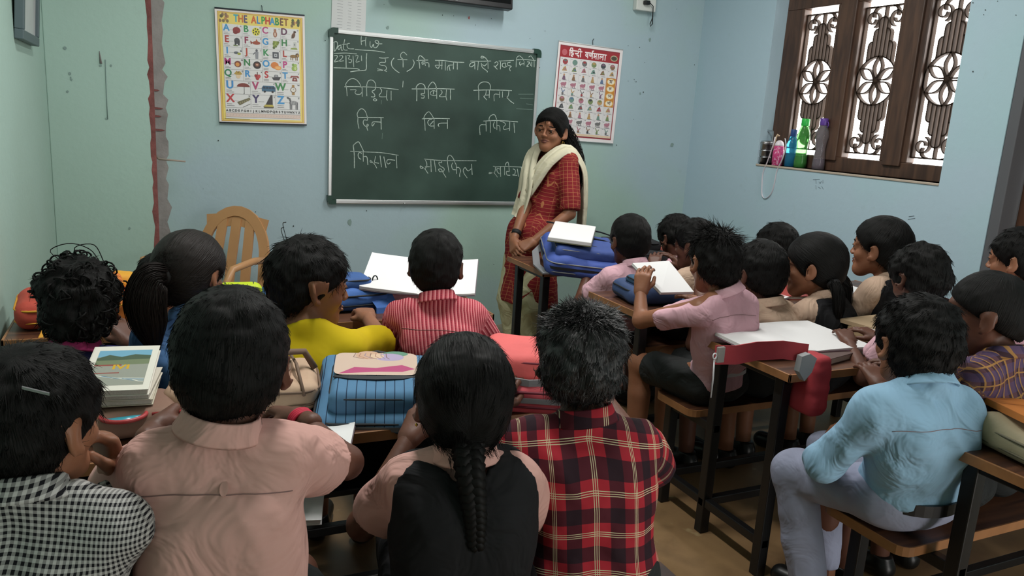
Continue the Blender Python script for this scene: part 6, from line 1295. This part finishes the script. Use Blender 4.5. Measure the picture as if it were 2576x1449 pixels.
tb = book('textbook', 'textbook with a landscape cover on top of the pile on the middle left desk', (bx+.012, by_+.03, DT+.064+.045), R_(-8), .13, .19, .014, mat('cover_white', 'd2cfc4', .5), 'pile of books on the middle left desk', rot=(R_(11), 0, R_(-8)))
p = Print(); z0 = .0142; p.z = z0
p.rect(-.052, -.075, .052, .075, '8f9288'); p.rect(-.052, .045, .052, .075, '6fa0b8'); p.poly([(-.052, .04), (-.03, .055), (-.005, .045), (.02, .056), (.052, .05), (.052, .03), (-.052, .026)], '4a5a48'); p.poly([(-.052, .03), (.052, .034), (.052, .012), (-.052, .008)], '6f7a5e'); p.rect(-.052, .006, .0, .012, '8a4a44'); p.rect(-.052, -.026, .0, -.022, '8a4a44')
for k in range(5): p.line([(-.05+.02*k, -.03-.006*k), (-.01+.013*k, -.045-.004*k), (.05, -.05-.003*k)], .0025, ['c8ccc6', '5f7d90', 'a8b0a8', '7a8f98', 'd2d0c4'][k])
p.text('IVI', .0, .0, .026, 'c8a028', sx=1.2); o = p.build('cover_print', tb)
BEI = cloth_bag('bag_beige', 'b3977f'); BEI2 = cloth_bag('bag_beige_check', 'c09c86'); BRT = mat('trim_brown', '6a5546', .7)
bg = backpack('school_bag', 'beige school bag with brown strap left of the blue striped bag', (.19, 1.80, DT), R_(-8), .33, .21, .075, BEI, BEI2, BRT, seed=12, puff=.012, straps=False, pk=(.6, .6, .03))
b = MB(); b.tube([(.05, -.08, .10), (.09, -.02, .125), (.13, .03, .11), (.155, .02, .07)], .008, 8); b.tube([(.10, .07, .09), (.11, -.03, .10), (.125, -.11, .05)], .004, 6); b.build('strap', BRT, bg)
open_book('open white notebook under the right hand of the child in salmon pink', (.255, 1.595, DT), R_(-18), .135, .20, .008, group='open notebooks')
ub = book('notebook', 'white notebook sticking out of the shelf under the middle left desk', onZ(768, 1268, .560), R_(-8), .075, .16, .012, PAGE, rot=(R_(4), 0, R_(-14)), soft_=True)
sbk = backpack('school_bag', 'blue striped school bag with a pink picture pocket on the middle left desk', (.475, 1.72, DT+.0), R_(-16), .27, .33, .05, BSTR, BSTR, DTR, seed=15, puff=.004, pk=(.76, .60, .045), zipm=GTR, straps=False, tilt=(R_(9), 0))
for o in sbk.children_recursive:
    if o.type == 'MESH' and o.name.split('.')[0] in ('body', 'front_pocket'):
        n_ = len(o.data.vertices); co = np.empty(n_*3, np.float32); o.data.vertices.foreach_get('co', co); a = o.data.attributes.get('pat') or o.data.attributes.new('pat', 'FLOAT_VECTOR', 'POINT'); a.data.foreach_set('vector', co)
p = Print(); p.z = .0995; PW = .27*.76*.42; 
sh = [(x, y+.006) for x, y in rrect(.192, .112, .02)]; p.poly(sh, 'c8b0a0'); p.ell(-.02, .05, .03, .022, 'c4a088'); p.ell(.045, .058, .03, .014, '5f8a74'); p.ell(.03, .04, .035, .02, 'a99ab8'); p.ell(.0, .045, .018, .012, 'd0b49c'); p.poly([(-.085, -.045), (-.05, -.012), (.0, -.016), (.06, .0), (.09, -.02), (.06, -.035), (.0, -.035)], 'b04874')
for k in range(7): p.line([(-.05+.012*k, .06), (-.055+.013*k, .04+.004*(k % 3)), (-.03+.01*k, .03)], .0018, ['7a5a54', '9a6a60', '8a7a90'][k % 3])
o = p.build('pocket_picture', sbk); V_ = np.empty(len(o.data.vertices)*3, np.float32)
b = MB(); b.bar([(-.092, -.045, .095), (-.06, -.060, .0985), (.0, -.064, .0985), (.06, -.060, .0985), (.092, -.045, .095)], .018, .003, (0, 0, 1)); b.build('pocket_zip', DTR, sbk)
PNK = cloth_bag('bag_coral_pink', 'cf5a64'); PNK2 = cloth_bag('bag_coral', 'd4605f'); PTR = mat('trim_maroon', '6a2432', .7)
pk_ = backpack('school_bag', 'coral pink school bag between the girl with the braid and the child in red plaid', (.865, 1.69, DT), R_(-26), .29, .37, .085, PNK, PNK2, PTR, seed=18, puff=.012, pk=(.74, .56, .05), zipm=GTR, straps=False)
b = MB(); b.bar([(-.13, -.145, .085), (0, -.168, .08), (.13, -.145, .085)], .006, .016, (0, 0, 1)); b.build('grey_zip', GTR, pk_)
# ------------------------------------------------------------------ things on the right desks
BL3 = cloth_bag('bag_royal_blue', '4157a0'); BL4 = cloth_bag('bag_royal_blue_dark', '364a86')
b1 = backpack('school_bag', 'royal blue school bag on the front right desk under a white notebook', (1.86, 3.19, DT+.012), R_(-20), .36, .40, .10, BL3, BL4, GTR, seed=22, puff=.012, tilt=(R_(10), R_(4)), pk=(.8, .6, .04), zipm=DTR)
for k in range(3):
    b = MB(); b.bar([(-.16+.02*k, .16-.09*k, .155-.012*k), (-.05, .10-.09*k, .165-.012*k), (.10, .08-.09*k, .158-.012*k), (.16, .10-.09*k, .14-.012*k)], .006, .006, (0, 0, 1)); b.build('pocket_seam', DTR, b1)
tn = empty('notebook', (1.80, 3.16, DT+.165), R_(-30), 'white notebook lying on the royal blue bag beside the teacher', 'notebook', 'open notebooks', rot=(R_(9), R_(3), R_(-34)))
b = MB(); b.box((-.10, -.135, .003), (.10, .135, .022), .003); b.build('pages', PAGE, tn); b = MB(); b.box((-.102, -.137, 0), (.102, .137, .003), .001); b.build('cover', mat('cover_olive', '55563c', .6), tn)
BKB = cloth_bag('bag_black', '1c1d20'); BKB2 = cloth_bag('bag_black_dark', '16171a')
kb = backpack('school_bag', 'black school bag with a small white mark on the front right desk', (2.22, 3.33, DT), R_(-6), .36, .30, .085, BKB, BKB2, DTR, seed=25, puff=.01, pk=(.8, .6, .04), straps=False)
p = Print(); p.z = .1285; p.poly([(-.02, .0), (-.005, .010), (.012, .006), (.022, .012), (.014, .0), (.02, -.008), (.008, -.002), (-.004, .003), (-.012, -.010)], 'c0c2c4'); o = p.build('white_mark', kb); o.location = (-.06, -.01, 0)
rb = backpack('school_bag', 'red patterned bag at the far end of the front right desk', (2.66, 3.36, DT), R_(6), .30, .24, .09, cloth_bag('bag_brick_red', 'a0564c'), cloth_bag('bag_brick_pattern', 'b5806c'), mat('trim_cream', 'b8a078', .7), seed=27, puff=.012, straps=False)
nb2 = backpack('school_bag', 'dark blue bag at the aisle end of the second right desk', (1.82, 2.55, DT), R_(-8), .24, .22, .075, cloth_bag('bag_navy', '36486e'), cloth_bag('bag_slate', '33506a'), DTR, seed=29, puff=.01, pk=(.75, .6, .025), straps=False)
# the notebook held up by the child in pink
nbh = empty('notebook', onY(1665, 742, 2.33), 0, 'white notebook held up by the spiky-haired child in pink', 'notebook', 'open notebooks')
c0 = onY(1660, 742, 2.27); c1 = onY(1742, 740, 2.29); c2 = onY(1588, 668, 2.42); c3 = onY(1680, 662, 2.44)
xa = (c1-c0); ya = (c2-c0); za = xa.cross(ya).normalized(); xa_ = xa.normalized(); ya_ = za.cross(xa_)
nbh.location = c0
def quadslab(name, o, cs, z0, z1, m): 
    V = [c-cs[0]+za*z0 for c in cs]+[c-cs[0]+za*z1 for c in cs]; mesh_obj(name, V, [(0, 3, 2, 1), (4, 5, 6, 7), (0, 1, 5, 4), (1, 2, 6, 5), (2, 3, 7, 6), (3, 0, 4, 7)], m, o, smooth=False)
quadslab('pages', nbh, [c0, c1, c3, c2], .002, .012, PAGE); quadslab('cover', nbh, [c0, c1, c3, c2], 0, .002, mat('cover_grey', '6a5f66', .5))
book('notebook', 'blue notebook lying on the second right desk under the held-up notebook', (1.98, 2.44, DT), R_(10), .20, .14, .014, mat('cover_blue', '3a5f86', .5))
open_book('open white notebook on the second right desk in front of the girl with pigtails', (2.30, 2.50, DT), R_(6), .15, .20, .010, group='open notebooks')
book('folder', 'red folder on the second right desk beside the girl with pigtails', (2.52, 2.56, DT), R_(-12), .22, .28, .016, mat('cover_red', 'a03a34', .5))
open_book('open white notebook on the second right desk in front of the tallest child', (2.82, 2.47, DT), R_(-8), .15, .20, .010, group='open notebooks')
# third right desk: books under the big open notebook
book('textbook', 'brown paper covered book under the big open notebook on the third right desk', (1.90, 1.80, DT), R_(14), .22, .28, .020, mat('cover_brown', '5c4a46', .6))
nbm = onZ(1965, 838, .735)
open_book('large open white notebook with spread pages on the third right desk', (nbm[0], nbm[1]-.01, DT+.0225), R_(-6), .235, .33, .012, tilt=(0, R_(0)), cover=mat('cover_mauve', '8a6a74', .5), curl=-.0)
book('textbook', 'tan covered book under the single white notebook on the third right desk', (2.36, 1.80, DT), R_(-20), .22, .26, .024, mat('cover_tan', 'a08a6a', .6))
book('textbook', 'flat brown book at the back of the third right desk', (2.42, 1.92, DT+.025), R_(5), .24, .17, .014, mat('cover_kraft', 'a58f72', .6))
nb3 = empty('notebook', (2.36, 1.77, DT+.0255), R_(-22), 'single white notebook right of the large open notebook', 'notebook', 'open notebooks'); b = MB(); b.box((-.10, -.12, .0015), (.10, .12, .010), .002); b.build('pages', PAGE, nb3); MB().box((-.102, -.122, 0), (.102, .122, .0015)).build('cover', mat('cover_grey', '6a5f66', .5), nb3)
pl = empty('plastic_packet', (2.70, 1.86, DT), 0, 'crumpled clear plastic packet at the back of the third right desk', 'packet'); soft('wrapper', mat('clear_plastic', 'c4cccc', .15, trans=.6, bump=.6, bscale=40), (0, 0, .03), (.10, .06, .03), .028, pl, .012, 26, 6)
# red bag hanging at the near edge of that desk: folded strap band, grey buckle tab, body on the bench side
REDM = cloth_bag('bag_scarlet', 'a2323a'); rg_ = empty('red_strap_bag', (1.80, 1.60, DT-.03), 0, 'red bag strap with grey buckle hanging along the near edge of the third right desk', 'bag')
q0 = onY(1800, 893, 1.585); q1 = onY(1905, 883, 1.582); q2 = onY(2030, 888, 1.585)
b = MB(); b.bar([q0-Vector((1.80, 1.60, DT-.03)), onY(1850, 893, 1.578)-Vector((1.80, 1.60, DT-.03)), q1-Vector((1.80, 1.60, DT-.03)), onY(1970, 880, 1.58)-Vector((1.80, 1.60, DT-.03)), q2-Vector((1.80, 1.60, DT-.03))], .052, .006, (0, -1, .15)); b.build('strap', REDM, rg_)
b = MB(); k0 = onY(1812, 892, 1.572)-Vector((1.80, 1.60, DT-.03)); b.box(k0-Vector((.012, .005, .022)), k0+Vector((.012, .004, .022)), .002); b.build('grey_patch', mat('tab_grey', '8a8480', .7), rg_)
b = MB(); k1 = onY(2028, 918, 1.56)-Vector((1.80, 1.60, DT-.03)); b.prism([(k1.x+x, k1.z+z) for x, z in ((-.03, .03), (.0, .036), (.028, .02), (.016, -.02), (-.008, -.045), (-.034, -.015))], -.01, .01, T=Matrix.Translation((0, k1.y, 0)) @ Matrix.Rotation(R_(90), 4, 'X')); b.build('buckle', mat('buckle_grey', '8f9294', .4), rg_)
k2 = onY(2060, 955, 1.60)-Vector((1.80, 1.60, DT-.03)); soft('body', REDM, (k2.x, .03, k2.z-.02), (.035, .05, .095), .02, rg_, .006, 12, 3)
b = MB(); k3 = onY(1797, 905, 1.57)-Vector((1.80, 1.60, DT-.03)); k4 = onY(1788, 1000, 1.57)-Vector((1.80, 1.60, DT-.03)); b.tube([k3, (k3+k4)/2+Vector((.002, 0, 0)), k4], .0022, 6); b.tube([k3+Vector((.006*math.cos(a), 0, .01+.008*math.sin(a))) for a in np.linspace(0, 6.28, 12)], .002, 6); b.build('cord', WHITE, rg_)
# nearest right desk
kh = backpack('school_bag', 'khaki canvas bag under the orange book on the nearest right desk', (1.90, .955, DT), R_(-10), .36, .23, .07, cloth_bag('bag_khaki', 'a3977a'), cloth_bag('bag_khaki_pocket', '988c6e'), mat('trim_olive', '6a6450', .7), seed=33, puff=.012, straps=False, pocket=False)
nbO = book('exercise_book', 'orange exercise book with a white label strip on the khaki bag', (1.885, .965, DT+.082), R_(-24), .26, .24, .016, mat('cover_orange', 'c97a38', .5), rot=(R_(-3), R_(2), R_(-24)))
p = Print(); p.z = .0163; p.rect(-.075, -.035, .10, .0, 'd8d2c8'); p.line([(-.12, .06), (.12, .06)], .002, 'b0622c'); p.build('label_strip', nbO)
# ------------------------------------------------------------------ on the window sill
def on_sill(px, X=3.505): q = onX(px, 418+(px-1905)*.12, X); return Vector((X, q.y, wz0))
def bottle(label, px, prof, body, capm, caph, capr, liquid=None, X=3.505, extra=None):
    o = empty('water_bottle', on_sill(px, X), 0, label, 'bottle', 'bottles on the window sill'); MB().lathe(prof, n=28).build('body', body, o)
    zt = prof[-1][1]; MB().lathe([(capr, zt-.012), (capr*1.04, zt-.01), (capr*1.04, zt+caph-.004), (capr*.96, zt+caph)], n=24).build('cap', capm, o); return o
GRN = mat('plastic_green', '6fc86a', .12, trans=.75, ior=1.25); CLR = mat('plastic_clear', 'd8d2dc', .08, trans=.88, ior=1.2); BLP = mat('plastic_blue', '3f9ac4', .15, trans=.65, ior=1.25); WAT = mat('water', 'cfdad8', .02, trans=1, ior=1.33); GWAT = mat('water_green', '3c8a48', .05, trans=.7, ior=1.3); PWAT = mat('water_mauve', '8a7482', .05, trans=.7, ior=1.3)
g = bottle('tall green plastic bottle with green screw cap on the window sill', 2010, [(.030, 0), (.036, .004), (.037, .03), (.033, .08), (.030, .115), (.034, .15), (.037, .175), (.034, .205), (.024, .235), (.020, .245), (.020, .255)], GRN, mat('cap_green_bright', '2fae48', .35), .03, .023)
MB().lathe([(.030, .003), (.034, .006), (.0345, .03), (.032, .072), (.001, .073)], n=24).build('water', GWAT, g)
g = bottle('clear plastic bottle with purple cap on the window sill', 2055, [(.026, 0), (.034, .004), (.035, .03), (.030, .08), (.026, .115), (.030, .155), (.036, .185), (.034, .215), (.022, .245), (.019, .255), (.019, .262)], CLR, mat('cap_purple', '5a3a8c', .35), .028, .022)
MB().lathe([(.025, .003), (.032, .006), (.0325, .03), (.0295, .062), (.001, .063)], n=24).build('water', PWAT, g)
b = MB(); b.tube([(.0, -.020, .262), (-.004, -.034, .27), (-.004, -.040, .255), (-.004, -.032, .238)], .003, 6); b.build('cap_loop', mat('cap_purple', '5a3a8c', .35), g)
bottle('blue plastic bottle with dark blue cap behind the green bottle on the sill', 1985, [(.026, 0), (.033, .004), (.034, .05), (.031, .10), (.033, .13), (.024, .165), (.017, .18), (.017, .19)], BLP, mat('cap_navy', '24427e', .4), .03, .018, X=3.515)
pk2 = empty('water_bottle', on_sill(1953, 3.485), 0, 'pink bottle with white lid and long white strap hanging below the sill', 'bottle', 'bottles on the window sill')
pm = bpy.data.materials.new('pink_printed'); pm.use_nodes = True; nt = pm.node_tree; bs = nt.nodes['Principled BSDF']; tc = N(nt, 'ShaderNodeTexCoord'); n1 = N(nt, 'ShaderNodeTexNoise'); n1.inputs['Scale'].default_value = 70; n1.inputs['Detail'].default_value = 3; nt.links.new(tc.outputs['Object'], n1.inputs['Vector']); r1 = N(nt, 'ShaderNodeMapRange'); r1.inputs[1].default_value = .55; r1.inputs[2].default_value = .62; nt.links.new(n1.outputs['Fac'], r1.inputs[0]); nt.links.new(mixc(nt, r1.outputs[0], srgb('bc3c74'), srgb('d9a2bc')), bs.inputs['Base Color']); bs.inputs['Roughness'].default_value = .35
MB().lathe([(.030, 0), (.031, .004), (.031, .015), (.0335, .017), (.0335, .085), (.031, .09), (.031, .11), (.028, .118)], n=28).build('body', pm, pk2); MB().lathe([(.028, .118), (.027, .125), (.021, .142), (.010, .15), (.001, .152)], n=24).build('lid', mat('lid_white', 'd8d0d6', .35), pk2)
L0 = Vector(pk2.location); pts = [onX(x, y, X)-L0 for x, y, X in ((1975, 348, 3.47), (1977, 368, 3.455), (1968, 400, 3.445), (1955, 428, 3.443), (1948, 462, 3.444), (1940, 487, 3.445), (1926, 499, 3.445), (1917, 490, 3.445), (1917, 460, 3.445), (1920, 432, 3.443), (1930, 408, 3.447), (1945, 365, 3.45), (1950, 345, 3.46))]
MB().bar([Vector(q) for q in catmull(pts, 50)], .0085, .0015, (0, 1, .1)).build('carry_strap', mat('strap_white', 'c8c2c8', .7), pk2)
MB().tube([(-.01, .03, .10), (-.005, .04, .13), (.0, .038, .165), (.005, .03, .185), (.01, .022, .175)], .006, 8).build('strap_loop', mat('loop_cream', 'b8a084', .6), pk2)
tf = empty('tiffin_carrier', on_sill(1926, 3.505)+Vector((0, .018, 0)), 0, 'stacked steel tiffin carrier at the left end of the window sill', 'tiffin'); ST = mat('steel', 'b9bbbd', .3, metal=1)
for k in range(3):
    z = .002+k*.042; MB().lathe([(.036, z), (.043, z+.006), (.043, z+.036), (.046, z+.037), (.046, z+.041), (.040, z+.0415)], n=30).build('container', ST, tf)
MB().lathe([(.046, .128), (.046, .134), (.038, .142), (.001, .145)], n=30).build('lid', ST, tf)
b = MB(); b.bar([(0, .047, .01), (0, .048, .13), (0, .046, .20), (0, .036, .205), (0, -.036, .205), (0, -.046, .20), (0, -.048, .13), (0, -.047, .01)], .012, .0025, (1, 0, 0)); b.build('clamp_handle', ST, tf)
